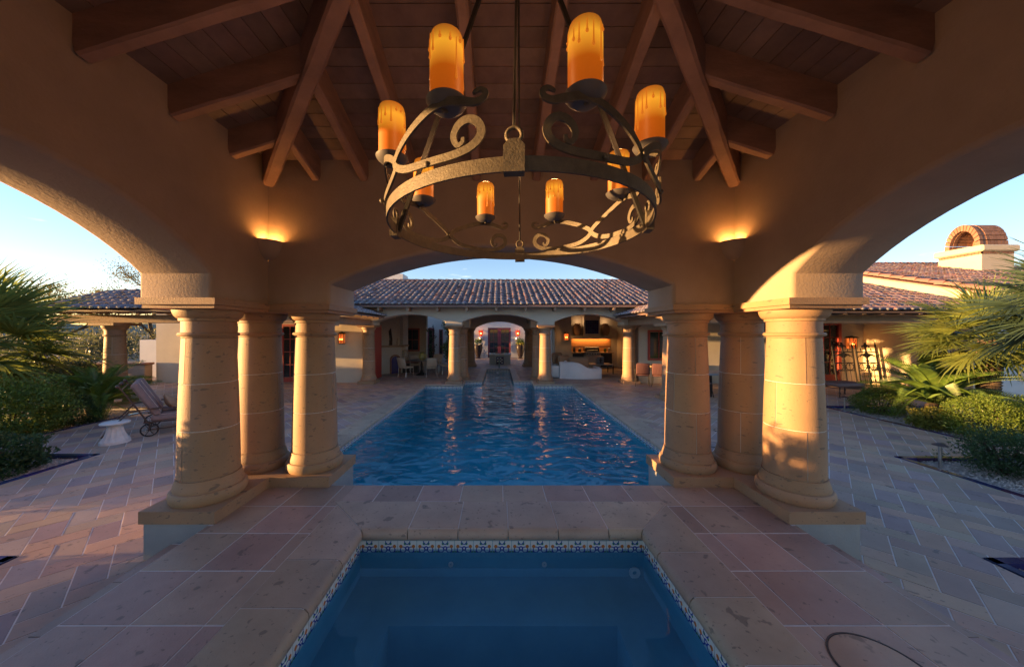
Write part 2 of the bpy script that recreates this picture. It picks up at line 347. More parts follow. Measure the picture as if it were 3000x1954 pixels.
# ------------------------------------------------------------------ arched wall
def arch_curve(h, zb, zs, rise, kind, n=22):
    """points (s, z, ns, nz) along the arch from s=-h to s=h"""
    P = [(-h, zb, -1, 0), (-h, zs - .02, -1, 0)]
    if kind == 'seg':
        Rr = (h * h + rise * rise) / (2 * rise); zc = zs + rise - Rr; a = math.asin(h / Rr)
        for i in range(n + 1):
            t = -a + 2 * a * i / n; P.append((Rr * math.sin(t), zc + Rr * math.cos(t), math.sin(t), math.cos(t)))
    P += [(h, zs - .02, 1, 0), (h, zb, 1, 0)]
    return P
def arch_wall(mb, axis, c, s0, s1, d0, d1, zb, zt, h, zs, rise, r=.03, close=True):
    """wall along axis ('x' or 'y') from s0..s1, thickness d0..d1, arch centred at c"""
    def W(s, d, z): return (s, d, z) if axis == 'x' else (d, s, z)
    P = arch_curve(h, zb, zs, rise, 'seg')
    rings = []
    for (s, z, ns, nz) in P:
        ring = [(s + ns * (r - r * math.sin(a)) + c, d0 + r - r * math.cos(a), z + nz * (r - r * math.sin(a))) for a in (0, PI / 6, PI / 3, PI / 2)]
        ring += [(q[0], d1 - (q[1] - d0), q[2]) for q in ring[::-1]]
        rings.append(ring)
    n0 = len(mb.v); k = 8
    for rg in rings:
        for q in rg: mb.v.append(W(q[0], q[1], q[2]))
    for i in range(len(rings) - 1):
        for j in range(k - 1): mb.f.append((n0 + i * k + j, n0 + i * k + j + 1, n0 + (i + 1) * k + j + 1, n0 + (i + 1) * k + j))
    for d, j in ((d0, 0), (d1, k - 1)):
        a = rings[0][j]; b_ = rings[-1][j]; mid = rings[2:-2]
        mb.quad(W(s0, d, zb), W(a[0], d, zb), W(a[0], d, zt), W(s0, d, zt))
        mb.quad(W(b_[0], d, zb), W(s1, d, zb), W(s1, d, zt), W(b_[0], d, zt))
        for i in range(1, len(rings) - 2):
            p = rings[i][j]; q = rings[i + 1][j]
            if abs(p[0] - q[0]) < 1e-6: continue
            mb.quad(W(p[0], d, p[2]), W(q[0], d, q[2]), W(q[0], d, zt), W(p[0], d, zt))
    if close:
        mb.quad(W(s0, d0, zb), W(s0, d1, zb), W(s0, d1, zt), W(s0, d0, zt)); mb.quad(W(s1, d0, zb), W(s1, d1, zb), W(s1, d1, zt), W(s1, d0, zt))
        mb.quad(W(s0, d0, zt), W(s1, d0, zt), W(s1, d1, zt), W(s0, d1, zt))
        mb.quad(W(s0, d0, zb), W(c - h, d0, zb), W(c - h, d1, zb), W(s0, d1, zb)); mb.quad(W(c + h, d0, zb), W(s1, d0, zb), W(s1, d1, zb), W(c + h, d1, zb))

# ------------------------------------------------------------------ ground, deck
HOLE = (-3.06, 3.0, 3.6, 13.2)
g = MB()
for (x0, x1, y0, y1) in ((-2500, -3.6, -2500, 3500), (3.6, 2500, -2500, 3500), (-3.6, 3.6, 19.4, 3500), (-3.6, 3.6, -2500, -1.6)):
    g.quad((x0, y0, -.14), (x1, y0, -.14), (x1, y1, -.14), (x0, y1, -.14))
struct('ground', g, 'dirt')

PX0, PX1, PF = -3.02, 2.98, 13.2       # main pool opening
# rectangles that are NOT deck: (x0,x1,y0,y1)
holes = [(PX0 - .38, PX1 + .38, 3.4, PF + .30), (-1.50 - .30, 1.42 + .30, PF, 14.55), (-.76 - .28, .64 + .28, 14.2, 19.15),
         (-3.03, 3.03, -1.4, 4.45), (-3.315, -2.6, 3.055, 4.40), (2.6, 3.315, 3.055, 4.40),
         (-30, -6.93, -5, 5.69), (-30, -4.55, -5, 3.09), (6.68, 30, -5, 5.58), (4.49, 30, -5, 3.07),
         (-30, -9.42, 6.35, 9.2), (9.13, 30, 6.05, 9.4), (-30, -14.9, 9, 14), ]
EXT = (-17, 17, -1.4, 26.9)
UW = .2095; OX, OY = -3.393, 2.5186; S2 = math.sqrt(.5); G = .0048
def uv2w(u, v): return (OX + (u - v) * S2, OY + (u + v) * S2)
def clip(poly, ax, val, keep_less):
    out = []
    for i in range(len(poly)):
        a = poly[i]; b = poly[(i + 1) % len(poly)]
        ia = (a[ax] <= val) == keep_less or abs(a[ax] - val) < 1e-9; ib = (b[ax] <= val) == keep_less or abs(b[ax] - val) < 1e-9
        if ia: out.append(a)
        if ia != ib:
            t = (val - a[ax]) / (b[ax] - a[ax]); out.append((a[0] + t * (b[0] - a[0]), a[1] + t * (b[1] - a[1])))
    return out
def area(p): return abs(sum(p[i][0] * p[(i + 1) % len(p)][1] - p[(i + 1) % len(p)][0] * p[i][1] for i in range(len(p)))) / 2 if len(p) > 2 else 0
def minus(poly, hs):
    pieces = [poly]
    for (x0, x1, y0, y1) in hs:
        nxt = []
        for p in pieces:
            xs = [q[0] for q in p]; ys = [q[1] for q in p]
            if max(xs) <= x0 or min(xs) >= x1 or max(ys) <= y0 or min(ys) >= y1: nxt.append(p); continue
            rest = p
            for ax, val, less in ((0, x0, True), (0, x1, False), (1, y0, True), (1, y1, False)):
                o = clip(rest, ax, val, less)
                if area(o) > 1e-4: nxt.append(o)
                rest = clip(rest, ax, val, not less)
                if area(rest) < 1e-5: break
        pieces = nxt
    return pieces
def brick_mesh(mb, poly, z=0.0, t=.03, ch=.0025):
    n = len(mb.v); k = len(poly); cx = sum(p[0] for p in poly) / k; cy = sum(p[1] for p in poly) / k
    def ins(p, d): dx, dy = cx - p[0], cy - p[1]; l = math.hypot(dx, dy) or 1; return (p[0] + dx / l * d, p[1] + dy / l * d)
    mb.v += [(p[0], p[1], z - t) for p in poly] + [(p[0], p[1], z - ch) for p in poly] + [(*ins(p, ch * 1.3), z) for p in poly]
    for a in (0, k):
        for i in range(k): j = (i + 1) % k; mb.f.append((n + a + i, n + a + j, n + a + k + j, n + a + k + i))
    mb.f.append(tuple(n + 2 * k + i for i in range(k)))
patio = MB()
for p in minus([(EXT[0], EXT[2]), (EXT[1], EXT[2]), (EXT[1], EXT[3]), (EXT[0], EXT[3])], holes): patio.prism(p, -.13, -.0032)
patio_o = struct('patio', patio, 'grout')
rs = random.Random(3)
tiles = []
for i in range(-110, 130):
    for j in range(-110, 130):
        k = (i - j) % 4
        if k == 0: c = (i + 1, j + .5); hl, hw = UW - G, UW / 2 - G; o = 0
        elif k == 3: c = (i + .5, j + 1); hl, hw = UW / 2 - G, UW - G; o = 1
        else: continue
        cx, cy = uv2w(c[0] * UW, c[1] * UW)
        if not (EXT[0] < cx < EXT[1] and EXT[2] < cy < EXT[3]): continue
        poly = [uv2w(c[0] * UW + a, c[1] * UW + b) for a, b in ((-hl, -hw), (hl, -hw), (hl, hw), (-hl, hw))]
        near = any(x0 - .4 < cx < x1 + .4 and y0 - .4 < cy < y1 + .4 for (x0, x1, y0, y1) in holes)
        inside = any(x0 + .4 < cx < x1 - .4 and y0 + .4 < cy < y1 - .4 for (x0, x1, y0, y1) in holes)
        if inside: continue
        ps = minus(poly, holes) if near else [poly]
        if not ps: continue
        q = rs.random()
        if cx < 0: m = ('deck_purple' if q < .72 else 'deck_grey') if o else ('deck_tan' if q < .86 else 'deck_grey')  # laying direction and side pick the colour: directional sheen painted in
        else: m = ('deck_tan' if q < .5 else 'deck_grey') if o else ('deck_purple' if q < .42 else 'deck_grey' if q < .88 else 'deck_tan')
        if cy > 7.5: m = rs.choice(('deck_tan', 'deck_grey', 'deck_tan', 'deck_purple')) if q < .6 else m
        px = 1500 + 960 * cx / max(cy, .1)
        vis = cy > 1.9 and 0 < px + 60 < 3120
        full = len(ps) == 1 and ps[0] is poly
        tiles.append((cy if vis else 99 + abs(cx), cx, cy, o, m, ps, full))
tiles.sort(key=lambda t: t[0])
shared = {}
rest = {}
cnt = 0
for (d, cx, cy, o, m, ps, full) in tiles:
    dz = rs.uniform(-.0012, .0012)
    if cnt < 300:
        cnt += 1
        if full:
            key = (o, m)
            if key not in shared:
                hl, hw = (UW - G, UW / 2 - G) if o == 0 else (UW / 2 - G, UW - G)
                b = MB(); brick_mesh(b, [((a - b_) * S2, (a + b_) * S2) for a, b_ in ((-hl, -hw), (hl, -hw), (hl, hw), (-hl, hw))]); shared[key] = b.mesh('paving_stone', m)
            link('paving_stone', shared[key], patio_o, (cx, cy, dz))
        else:
            b = MB()
            for p in ps: brick_mesh(b, [(q[0] - cx, q[1] - cy) for q in p])
            link('paving_stone', b.mesh('paving_stone', m), patio_o, (cx, cy, dz))
    else:
        b = rest.setdefault(m, MB())
        for p in ps: brick_mesh(b, p, dz)
for m, b in rest.items(): b.build('paving_stones', m, patio_o, kind='stuff')

# planting beds: gravel sheets with glazed border tiles
bed_rects = [(-30, -6.93, -5, 5.69), (-30, -4.55, -5, 3.09), (6.68, 30, -5, 5.58), (4.49, 30, -5, 3.07), (-30, -9.42, 6.35, 9.2), (9.13, 30, 6.05, 9.4), (-30, -14.9, 9, 14)]
gb = MB()
for k, (x0, x1, y0, y1) in enumerate(bed_rects):
    z = -.055 - .005 * k
    gb.quad((x0, y0, z), (x1, y0, z), (x1, y1, z), (x0, y1, z))
gravel = struct('gravel_bed', gb, 'gravel')
pb = MB(); rp = random.Random(11)
for (x0, x1, y0, y1, n) in ((-9.6, -6.98, 3.4, 5.6, 4200), (6.74, 9.6, 2.9, 5.5, 5200), (9.2, 11.5, 6.3, 9.3, 3800), (-11.5, -9.5, 6.4, 9.1, 2600), (4.6, 6.7, 2.2, 3.0, 1200)):
    for _ in range(n):
        x = rp.uniform(x0, x1); y = rp.uniform(y0, y1); s = rp.uniform(.008, .021); a = rp.uniform(0, PI); h = s * rp.uniform(.5, .9)
        c, d = math.cos(a) * s, math.sin(a) * s * .75; n0 = len(pb.v); z = -.045
        pb.v += [(x - c, y - d, z), (x + d, y - c, z), (x + c, y + d, z), (x - d, y + c, z), (x + rp.uniform(-.3, .3) * s, y, z + h)]
        pb.f += [(n0, n0 + 1, n0 + 4), (n0 + 1, n0 + 2, n0 + 4), (n0 + 2, n0 + 3, n0 + 4), (n0 + 3, n0, n0 + 4)]
pb.build('pebbles', 'pebble', gravel, kind='stuff')
def border(x0, y0, x1, y1, mats, wdt=.085):
    L_ = math.hypot(x1 - x0, y1 - y0); n = max(1, round(L_ / .30)); ux, uy = (x1 - x0) / L_, (y1 - y0) / L_
    for i in range(n):
        a = i * L_ / n + .004; b = (i + 1) * L_ / n - .004
        p = [(x0 + ux * a, y0 + uy * a), (x0 + ux * b, y0 + uy * b), (x0 + ux * b - uy * wdt, y0 + uy * b + ux * wdt), (x0 + ux * a - uy * wdt, y0 + uy * a + ux * wdt)]
        mb = MB().prism([(q[0] - p[0][0], q[1] - p[0][1]) for q in p], -.05, .006)
        link('border_tile', mb.mesh('border_tile', rp.choice(mats)), gravel, (p[0][0], p[0][1], 0))
bl = ['navy']; br = ['navy', 'navy', 'rust_glaze']
border(-6.95, 3.3, -6.95, 5.69, bl); border(-6.95, 5.605, -9.6, 5.605, bl, -.085); border(-4.57, 1.5, -4.57, 3.09, bl); border(-4.57, 3.005, -6.9, 3.005, bl, -.085)
border(-9.44, 6.35, -9.44, 9.2, bl)
border(6.615 + .085, 3.2, 6.615 + .085, 5.58, br, -.085); border(6.70, 5.495, 9.6, 5.495, br); border(4.51, 1.5, 4.51, 3.07, br, -.085); border(4.51, 2.985, 6.6, 2.985, br)
border(9.15, 6.05, 9.15, 9.4, br, -.085); border(9.2, 9.31, 13.5, 9.31, br)

# ------------------------------------------------------------------ pool
WZ = -.145
def pool_outline(e=0):
    return [(PX0 - e, 4.3), (PX0 - e, PF + e), (-1.50 - e, PF + e), (-1.50 - e, 14.25 + e), (-.76 - e, 14.25 + e), (-.76 - e, 18.85 + e), (.64 + e, 18.85 + e), (.64 + e, 14.25 + e), (1.42 + e, 14.25 + e), (1.42 + e, PF + e), (PX1 + e, PF + e), (PX1 + e, 4.3)]
o = pool_outline(.02)
full_out = [(PX0 - .02, 3.82)] + o[1:-1] + [(PX1 + .02, 3.82)]
mb = MB()
for i in range(len(full_out)):
    a = full_out[i]; b = full_out[(i + 1) % len(full_out)]
    zt = -.04 if i != len(full_out) - 1 else .30
    mb.quad((a[0], a[1], -1.5), (b[0], b[1], -1.5), (b[0], b[1], zt), (a[0], a[1], zt))
mb.f.append(tuple(range(len(mb.v), len(mb.v) + len(full_out)))); mb.v += [(p[0], p[1], -1.5) for p in full_out]
# entry steps on the left near corner
for i in range(4): mb.box(PX0, PX0 + 1.2 + .32 * (3 - i), 3.83, 5.6, -1.49, -1.25 + .26 * i)
basin = struct('pool_basin', mb, 'plaster_blue')
mb = MB(); n = len(full_out); mb.v = [(p[0], p[1], WZ) for p in full_out]; mb.f = [tuple(range(n))]
struct('pool_water', mb, 'water_pool')
# waterline tiles + coping
def tile_run(parent, a, b, z0, z1, nrm, name='waterline_tile', size=.152, budget=None):
    L_ = math.hypot(b[0] - a[0], b[1] - a[1]); n = max(1, round(L_ / size)); ux, uy = (b[0] - a[0]) / L_, (b[1] - a[1]) / L_; st = L_ / n
    g_ = .0025; t = .012
    def one(mb, i, off=(0, 0)):
        p0 = (a[0] + ux * (i * st + g_) - off[0], a[1] + uy * (i * st + g_) - off[1]); p1 = (a[0] + ux * ((i + 1) * st - g_) - off[0], a[1] + uy * ((i + 1) * st - g_) - off[1])
        f0 = (p0[0] + nrm[0] * t, p0[1] + nrm[1] * t); f1 = (p1[0] + nrm[0] * t, p1[1] + nrm[1] * t)
        vsp = (z1 - z0) / st
        mb.quad((*f0, z0), (*f1, z0), (*f1, z1), (*f0, z1), uv=((0, 1 - vsp), (1, 1 - vsp), (1, 1), (0, 1)))
        z_ = ((0, 0),) * 4
        mb.quad((*p0, z1), (*f0, z1), (*f1, z1), (*p1, z1), uv=z_); mb.quad((*p0, z0), (*f0, z0), (*f0, z1), (*p0, z1), uv=z_); mb.quad((*f1, z0), (*p1, z0), (*p1, z1), (*f1, z1), uv=z_)
    if budget == 'stuff':
        mb = MB()
        for i in range(n): one(mb, i)
        mb.build(name, 'talavera', parent, kind='stuff')
    else:
        for i in range(n):
            off = (a[0] + ux * i * st, a[1] + uy * i * st); mb = MB(); one(mb, i, off); link(name, mb.mesh(name, 'talavera'), parent, (off[0], off[1], 0))
pts = pool_outline(0)
def coping_run(parent, a, b, nrm, wdt, z, size, m='coping', th=.075, over=.045, mitre0=0, mitre1=0, name='coping_stone', offs=0):
    """bullnosed stones along a->b; nrm points from the water outwards"""
    L_ = math.hypot(b[0] - a[0], b[1] - a[1]); ux, uy = (b[0] - a[0]) / L_, (b[1] - a[1]) / L_
    cuts = [0.]; x = size - offs if offs else size
    while x < L_ - .12: cuts.append(x); x += size
    cuts.append(L_)
    r = th * .55
    prof = [(-over + r * .0, -th), (-over - .0, -th * .55)]
    prof = [(-over + .02, -th), (-over + .004, -th * .82), (-over, -th * .55), (-over + .006, -th * .30), (-over + .022, -th * .10), (-over + .05, 0.0), (wdt - .004, 0.0), (wdt, -.004), (wdt, -th)]
    for i in range(len(cuts) - 1):
        s0, s1 = cuts[i] + .0045, cuts[i + 1] - .0045
        mb = MB(); off = (a[0] + ux * s0, a[1] + uy * s0); k = len(prof)
        for (s, mi, sg) in ((s0, mitre0 if i == 0 else 0, 1), (s1, mitre1 if i == len(cuts) - 2 else 0, -1)):
            for (d, zz) in prof:
                ss = s - sg * d * mi
                mb.v.append((a[0] + ux * ss + nrm[0] * d - off[0], a[1] + uy * ss + nrm[1] * d - off[1], zz))
        for j in range(k): j2 = (j + 1) % k; mb.f.append((j, j2, k + j2, k + j))
        mb.f.append(tuple(range(k))); mb.f.append(tuple(range(2 * k - 1, k - 1, -1)))
        link(name, mb.mesh(name, m, 40), parent, (off[0], off[1], z + rs.uniform(-.001, .001)))
nrms = []
for i in range(len(pts) - 1):
    a, b = pts[i], pts[i + 1]; L_ = math.hypot(b[0] - a[0], b[1] - a[1]); ux, uy = (b[0] - a[0]) / L_, (b[1] - a[1]) / L_
    nn = (-uy, ux); wdt = .38 if i in (0, 10) else .28
    if i in (0, 10):
        coping_run(basin, a, b, nn, .38, .006, .61, mitre0=0, mitre1=0)
    else: coping_run(basin, a, b, nn, .28, .007 + .001 * i, .61)
    tile_run(basin, a, b, -.19, -.062, (-nn[0], -nn[1]), budget='stuff')
# mitre fillers at outer corners
for (x, y) in ((PX0 - .38, PF), (PX1, PF)):
    mb = MB().box(0, .38, 0, .28, -.07, 0); link('coping_stone', mb.mesh('coping_stone', 'coping'), basin, (x, y, .0065))
for (x, y, wx) in ((-1.5 - .28, 14.25, .28), (1.42, 14.25, .28), (-.76 - .28, 18.85, .28), (.64, 18.85, .28)):
    mb = MB().box(0, wx, 0, .28, -.07, 0); link('coping_stone', mb.mesh('coping_stone', 'coping'), basin, (x, y, .0068))
# pool fountain spout jet landing
mb = MB()
for k in range(5): mb.sphere((random.uniform(-.10, .04) - .03, 18.2 + random.uniform(-.4, .2), WZ + .01), random.uniform(.03, .07), 8, 5, .8)
struct('spout_splash', mb, mat('foam', (.75, .8, .85), None, 9, .4), 60, kind='stuff')

# ------------------------------------------------------------------ spa terrace
TZ = .343
XE = 2.70
SX, SY0, SY1 = 1.28, .32, 2.96
mb = MB()
for p in minus([(-XE, -1.15), (XE, -1.15), (XE, 3.797), (-XE, 3.797)], [(-SX, SX, SY0, SY1)]): mb.prism(p, 0.0, TZ - .0032)
# lower step treads
mb.box(-3.03, -XE, -1.15, 3.02, 0, .165); mb.box(XE, 3.03, -1.15, 3.02, 0, .165)
terr = struct('spa_terrace', mb, 'grout')
GW = .457
xs = [-XE + .0] + [.017 + GW * k for k in range(-5, 6)] + [XE]
ys = [3.797, 3.343, 2.889, 2.435, 1.981, 1.527, 1.073, .619, .165, -.289, -.743, -1.15]
CH = (-SX - .41, SX + .41, SY0 - .43, SY1 + .47)
for i in range(len(xs) - 1):
    for j in range(len(ys) - 1):
        p = [(xs[i] + .005, ys[j + 1] + .005), (xs[i + 1] - .005, ys[j + 1] + .005), (xs[i + 1] - .005, ys[j] - .005), (xs[i] + .005, ys[j] - .005)]
        for q in minus(p, [CH, (-3.4, -2.655, 3.0, 4), (2.655, 3.4, 3.0, 4)]):
            if area(q) < .003: continue
            mb = MB(); ox, oy = q[0]; brick_mesh(mb, [(a - ox, b - oy) for a, b in q]); link('paving_stone', mb.mesh('paving_stone', 'terrace'), terr, (ox, oy, TZ + rs.uniform(-.0008, .0008)))
for s in (-1, 1):
    y = 3.0
    for k in range(9):
        y1 = 3.0 - GW * k; y0 = y1 - GW + .006
        mb = MB(); xa, xb = sorted((s * (XE + .0), s * 3.035)); brick_mesh(mb, [(xa, y0), (xb, y0), (xb, y1), (xa, y1)], .172); mb.build('step_stone', 'terrace', terr)
        mb = MB(); mb.box(xa if s < 0 else xb - .004, xa + .004 if s < 0 else xb, y0, y1, 0.0, .160); mb.build('riser_stone', 'deck_grey', terr)
# coping of the spa
spa = MB()
a = SX; zz = TZ
for (p, q) in (((-a + .004, SY0 + .004), (-a + .004, SY1 - .004)), ((-a + .004, SY1 - .004), (a - .004, SY1 - .004)), ((a - .004, SY1 - .004), (a - .004, SY0 + .004)), ((a - .004, SY0 + .004), (-a + .004, SY0 + .004))):
    spa.quad((*p, -.75), (*q, -.75), (*q, TZ - .07), (*p, TZ - .07))
spa.quad((-a, SY0, -.75), (a, SY0, -.75), (a, SY1, -.75), (-a, SY1, -.75))
# bench round the spa
for (x0, x1, y0, y1) in ((-a, -a + .42, SY0, SY1), (a - .42, a, SY0, SY1), (-a + .42, a - .42, SY1 - .50, SY1), (-a + .42, a - .42, SY0, SY0 + .42)):
    spa.box(max(x0, -a + .006), min(x1, a - .006), max(y0, SY0 + .006), min(y1, SY1 - .006), -.749, -.09)
spa_o = struct('spa_basin', spa, 'plaster_spa')
mb = MB(); mb.quad((-a, SY0, .163), (a, SY0, .163), (a, SY1, .163), (-a, SY1, .163)); struct('spa_water', mb, 'water_spa')
for (p, q, nn) in (((-a, SY0), (-a, SY1), (-1, 0)), ((-a, SY1), (a, SY1), (0, 1)), ((a, SY1), (a, SY0), (1, 0))):
    tile_run(spa_o, p, q, .135, .236, (-nn[0], -nn[1]), size=.166)
C2 = SX
coping_run(spa_o, (-C2, SY1), (C2, SY1), (0, 1), .47, TZ + .002, .45, th=.10, over=.035, mitre0=1, mitre1=1, offs=.015)
coping_run(spa_o, (-C2, SY0), (-C2, SY1), (-1, 0), .41, TZ + .0025, .45, th=.10, over=.035, mitre0=1, mitre1=1, offs=.02)
coping_run(spa_o, (C2, SY1), (C2, SY0), (1, 0), .41, TZ + .0025, .45, th=.10, over=.035, mitre0=1, mitre1=1, offs=.13)
coping_run(spa_o, (C2, SY0), (-C2, SY0), (0, -1), .43, TZ + .002, .45, th=.10, over=.035, mitre0=1, mitre1=1)
mb = MB()
for (x0, x1, y0, y1) in ((CH[0] - .003, CH[1] + .003, SY1 + .012, CH[3] + .003), (CH[0] - .003, -a - .012, SY0, SY1 + .012), (a + .012, CH[1] + .003, SY0, SY1 + .012)): mb.box(x0, x1, y0, y1, TZ - .06, TZ - .0005)
mb.build('coping_joints', 'grout', spa_o)
# ledge under coping
mb = MB()
for (x0, x1, y0, y1) in ((-a - .05, -a - .0, SY0, SY1), (a + .0, a + .05, SY0, SY1), (-a, a, SY1 + .0, SY1 + .05)): mb.box(x0, x1, y0, y1, .05, TZ - .09)
mb.build('waterline_ledge', 'mortar', spa_o)
for (x, y, z, r) in ((-.46, SY1 - .012, .03, .022), (.38, SY1 - .012, .03, .022), (1.19, SY1 - .012, -.045, .05)):
    mb = MB()
    if True: mb.lathe([(r * .4, 0), (r, 0), (r, .012), (r * .4, .012)], (0, 0, 0), 16); mb.xf(Matrix.Rotation(R(90), 4, 'X'))
    else: mb.lathe([(r * .2, .0), (r * .8, .008), (r, .004), (r, 0)], (0, 0, 0), 20)
    link('jet', mb.mesh('jet', 'white_stone', 40), spa_o, (x, y, z))
# round stone access lid let into the terrace
lid = thing('access_lid', 'round flat stone access lid let into the terrace paving right of the spa', 'cover', (1.99, 1.71, TZ)); lid.scale = (1.2, 1.2, 1)
mb = MB().lathe([(.001, .006), (.172, .006), (.178, .001), (.178, -.01)], (0, 0, 0), 48); mb.build('lid', 'terrace', lid, 40)
mb = MB().lathe([(.178, -.006), (.178, .0045), (.186, .0045), (.186, -.006)], (0, 0, 0), 48); mb.build('rim', 'iron_dark', lid, 40)
for k, (x, y) in enumerate(((4.0, 6.15), (4.75, 7.0))):
    t = thing('deck_lid', ('round grey skimmer lid in the pool deck beside the right coping, nearer the pavilion', 'round skimmer lid in the right pool deck, farther from the coping')[k], 'cover', (x, y, .004), group='round lids in the pool deck')
    MB().lathe([(.001, .006), (.14, .006), (.15, 0)], (0, 0, 0), 32).build('lid', ('deck_purple', 'deck_grey')[k], t, 40)
    MB().lathe([(.15, -.004), (.15, .005), (.16, .005), (.16, -.004)], (0, 0, 0), 32).build('rim', 'iron_dark', t, 40)

# ------------------------------------------------------------------ column kit
CH_ = 1.878
def col_meshes(sc_=1.0, pref=''):
    prof_base = [(.24, .0), (.300, .0), (.312, .022), (.318, .055), (.312, .088), (.298, .106), (.284, .110), (.284, .130), (.279, .150), (.268, .185), (.262, .205), (.262, .222), (.24, .222)]
    prof_cap = [(.20, 1.600), (.217, 1.600), (.220, 1.612), (.240, 1.618), (.248, 1.632), (.240, 1.648), (.221, 1.652), (.219, 1.70), (.220, 1.762), (.236, 1.766), (.238, 1.790), (.252, 1.796), (.268, 1.815), (.280, 1.845), (.285, 1.868), (.283, CH_), (.2, CH_)]
    def rad(z): t = (z - .222) / 1.378; return .252 - .036 * (t ** 1.6)
    res = {'base': MB().lathe(prof_base, seg=40).mesh('column_base', 'cantera', 35), 'capital': MB().lathe(prof_cap, seg=40).mesh('capital', 'cantera', 35)}
    dr = []
    for (z0, z1, sa) in ((.224, .695, 1.15), (.700, 1.150, .15), (1.155, 1.598, 1.15)):
        for (a0, a1) in ((sa + .012, sa + PI - .012), (sa + PI + .012, sa + 2 * PI - .012)):
            p = [(rad(z0) - .03, z0), (rad(z0) - .004, z0), (rad(z0), z0 + .005)] + [(rad(z0 + (z1 - z0) * i / 5), z0 + (z1 - z0) * i / 5) for i in range(1, 5)] + [(rad(z1), z1 - .005), (rad(z1) - .004, z1), (rad(z1) - .03, z1)]
            mb = MB().lathe(p, seg=20, a0=a0, a1=a1); n = len(p)
            dr.append(mb.mesh('drum', 'cantera', 35))
    res['drums'] = dr
    res['core'] = MB().lathe([(.23, .01)] + [(rad(.25 + 1.34 * i / 6) - .0035, .25 + 1.34 * i / 6) for i in range(7)] + [(.18, 1.6)], seg=40).mesh('column', 'mortar', 35)
    return res
CM = col_meshes()
def column(parent, x, y, z, rz=0, parts=True, name='column'):
    off = wloc(parent)
    c = link(name, CM['core'], parent, (x - off.x, y - off.y, z - off.z), (0, 0, rz))
    link('base', CM['base'], c); link('capital', CM['capital'], c)
    for d in CM['drums']: link('drum', d, c)
    return c

# ------------------------------------------------------------------ pavilion
CY = 1.64
pav = thing('pavilion', 'open stucco pavilion over the spa with stone columns and timber ceiling', 'pavilion', (0, CY, 0))
def Lpoly(sx, sy, e=0.0):
    p = [(-3.34 - e, 3.03 - e), (-2.66 + e, 3.03 - e), (-2.66 + e, 3.75 - e), (-1.98 + e, 3.75 - e), (-1.98 + e, 4.43 + e), (-3.34 - e, 4.43 + e)]
    p = [(x * -sx, (y if sy > 0 else 2 * CY - y)) for x, y in p]
    if sx * sy > 0: p = p[::-1]
    return [(x, y - CY) for x, y in p]
for sx in (-1, 1):
    for sy in (1, -1):
        MB().prism(Lpoly(sx, sy, -.012), 0, TZ + .001).build('footing', 'footing', pav)
        MB().prism(Lpoly(sx, sy, .012), TZ + .001, .458).build('plinth', 'cantera', pav)
        MB().prism(Lpoly(sx, sy, -.005), 2.336, 2.368).build('impost_slab', 'cantera', pav)
        MB().prism(Lpoly(sx, sy, .028), 2.368, 2.43).build('impost_slab', 'cantera', pav)
        for (cx, cy) in ((-3.0, 3.37), (-2.32, 4.09), (-3.0, 4.09)):
            x = cx * -sx; y = cy if sy > 0 else 2 * CY - cy
            column(pav, x, y, .458, rz=rs.uniform(-.3, .3) + (PI if sx > 0 else 0))
def warch(*a, **k):
    mb = MB(); arch_wall(mb, *a, **k); return mb
ZS = 2.655; ZT = 4.09
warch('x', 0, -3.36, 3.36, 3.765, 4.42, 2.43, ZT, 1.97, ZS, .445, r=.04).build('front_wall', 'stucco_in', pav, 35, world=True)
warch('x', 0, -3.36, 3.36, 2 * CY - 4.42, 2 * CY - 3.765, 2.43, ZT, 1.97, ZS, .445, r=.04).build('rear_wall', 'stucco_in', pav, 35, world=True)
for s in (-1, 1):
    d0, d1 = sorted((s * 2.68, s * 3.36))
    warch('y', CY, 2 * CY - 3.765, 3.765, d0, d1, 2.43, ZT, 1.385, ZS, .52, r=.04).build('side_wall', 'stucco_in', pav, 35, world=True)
# ceiling boards, rafters
SL = .312; HX = 2.68; HY = 2.125
def zc(t): return ZT + SL * t
bw = .137
def board(p0, p1, p2, p3, th=.02):
    mb = MB(); n = Vector((0, 0, 1)); vs = [Vector(p) for p in (p0, p1, p2, p3)]
    mb.v = [tuple(v) for v in vs] + [tuple(v + n * th) for v in vs]
    mb.f = [(3, 2, 1, 0), (4, 5, 6, 7), (0, 1, 5, 4), (1, 2, 6, 5), (2, 3, 7, 6), (3, 0, 4, 7)]
    return mb
for s in (1, -1):
    t = 0
    while t < HY - .02:
        t1 = min(t + bw - .006, HY); l0, l1 = HX - t, HX - t1
        board((-l0, s * (HY - t), zc(t)), (l0, s * (HY - t), zc(t)), (l1, s * (HY - t1), zc(t1)), (-l1, s * (HY - t1), zc(t1))).build('ceiling_board', 'board', pav); t += bw
    t = 0
    while t < HY - .02:
        t1 = min(t + bw - .006, HY); l0, l1 = HY - t, HY - t1
        board((s * (HX - t), -l0, zc(t)), (s * (HX - t), l0, zc(t)), (s * (HX - t1), l1, zc(t1)), (s * (HX - t1), -l1, zc(t1))).build('ceiling_board', 'board', pav); t += bw
def rafter(a, b, wd, dp, wob=.006): MB().beam(a, b, wd, dp, .014, wob=wob).build('rafter', 'wood', pav)
RD = .245
for X in (-2.12, -1.57, -1.02, -.28, .40, 1.06, 1.66, 2.24):
    t = min(HX - abs(X), HY) - .02
    for s in (1, -1): rafter((X, s * (HY + .05), zc(-.05)), (X, s * (HY - t), zc(t)), .088, RD)
for k in range(7):
    Y = 3.25 - .585 * k - CY
    t = min(HY - abs(Y), HY) - .02
    for s in (-1, 1): rafter((s * (HX + .05), Y, zc(-.05)), (s * (HX - t), Y, zc(t)), .088, RD)
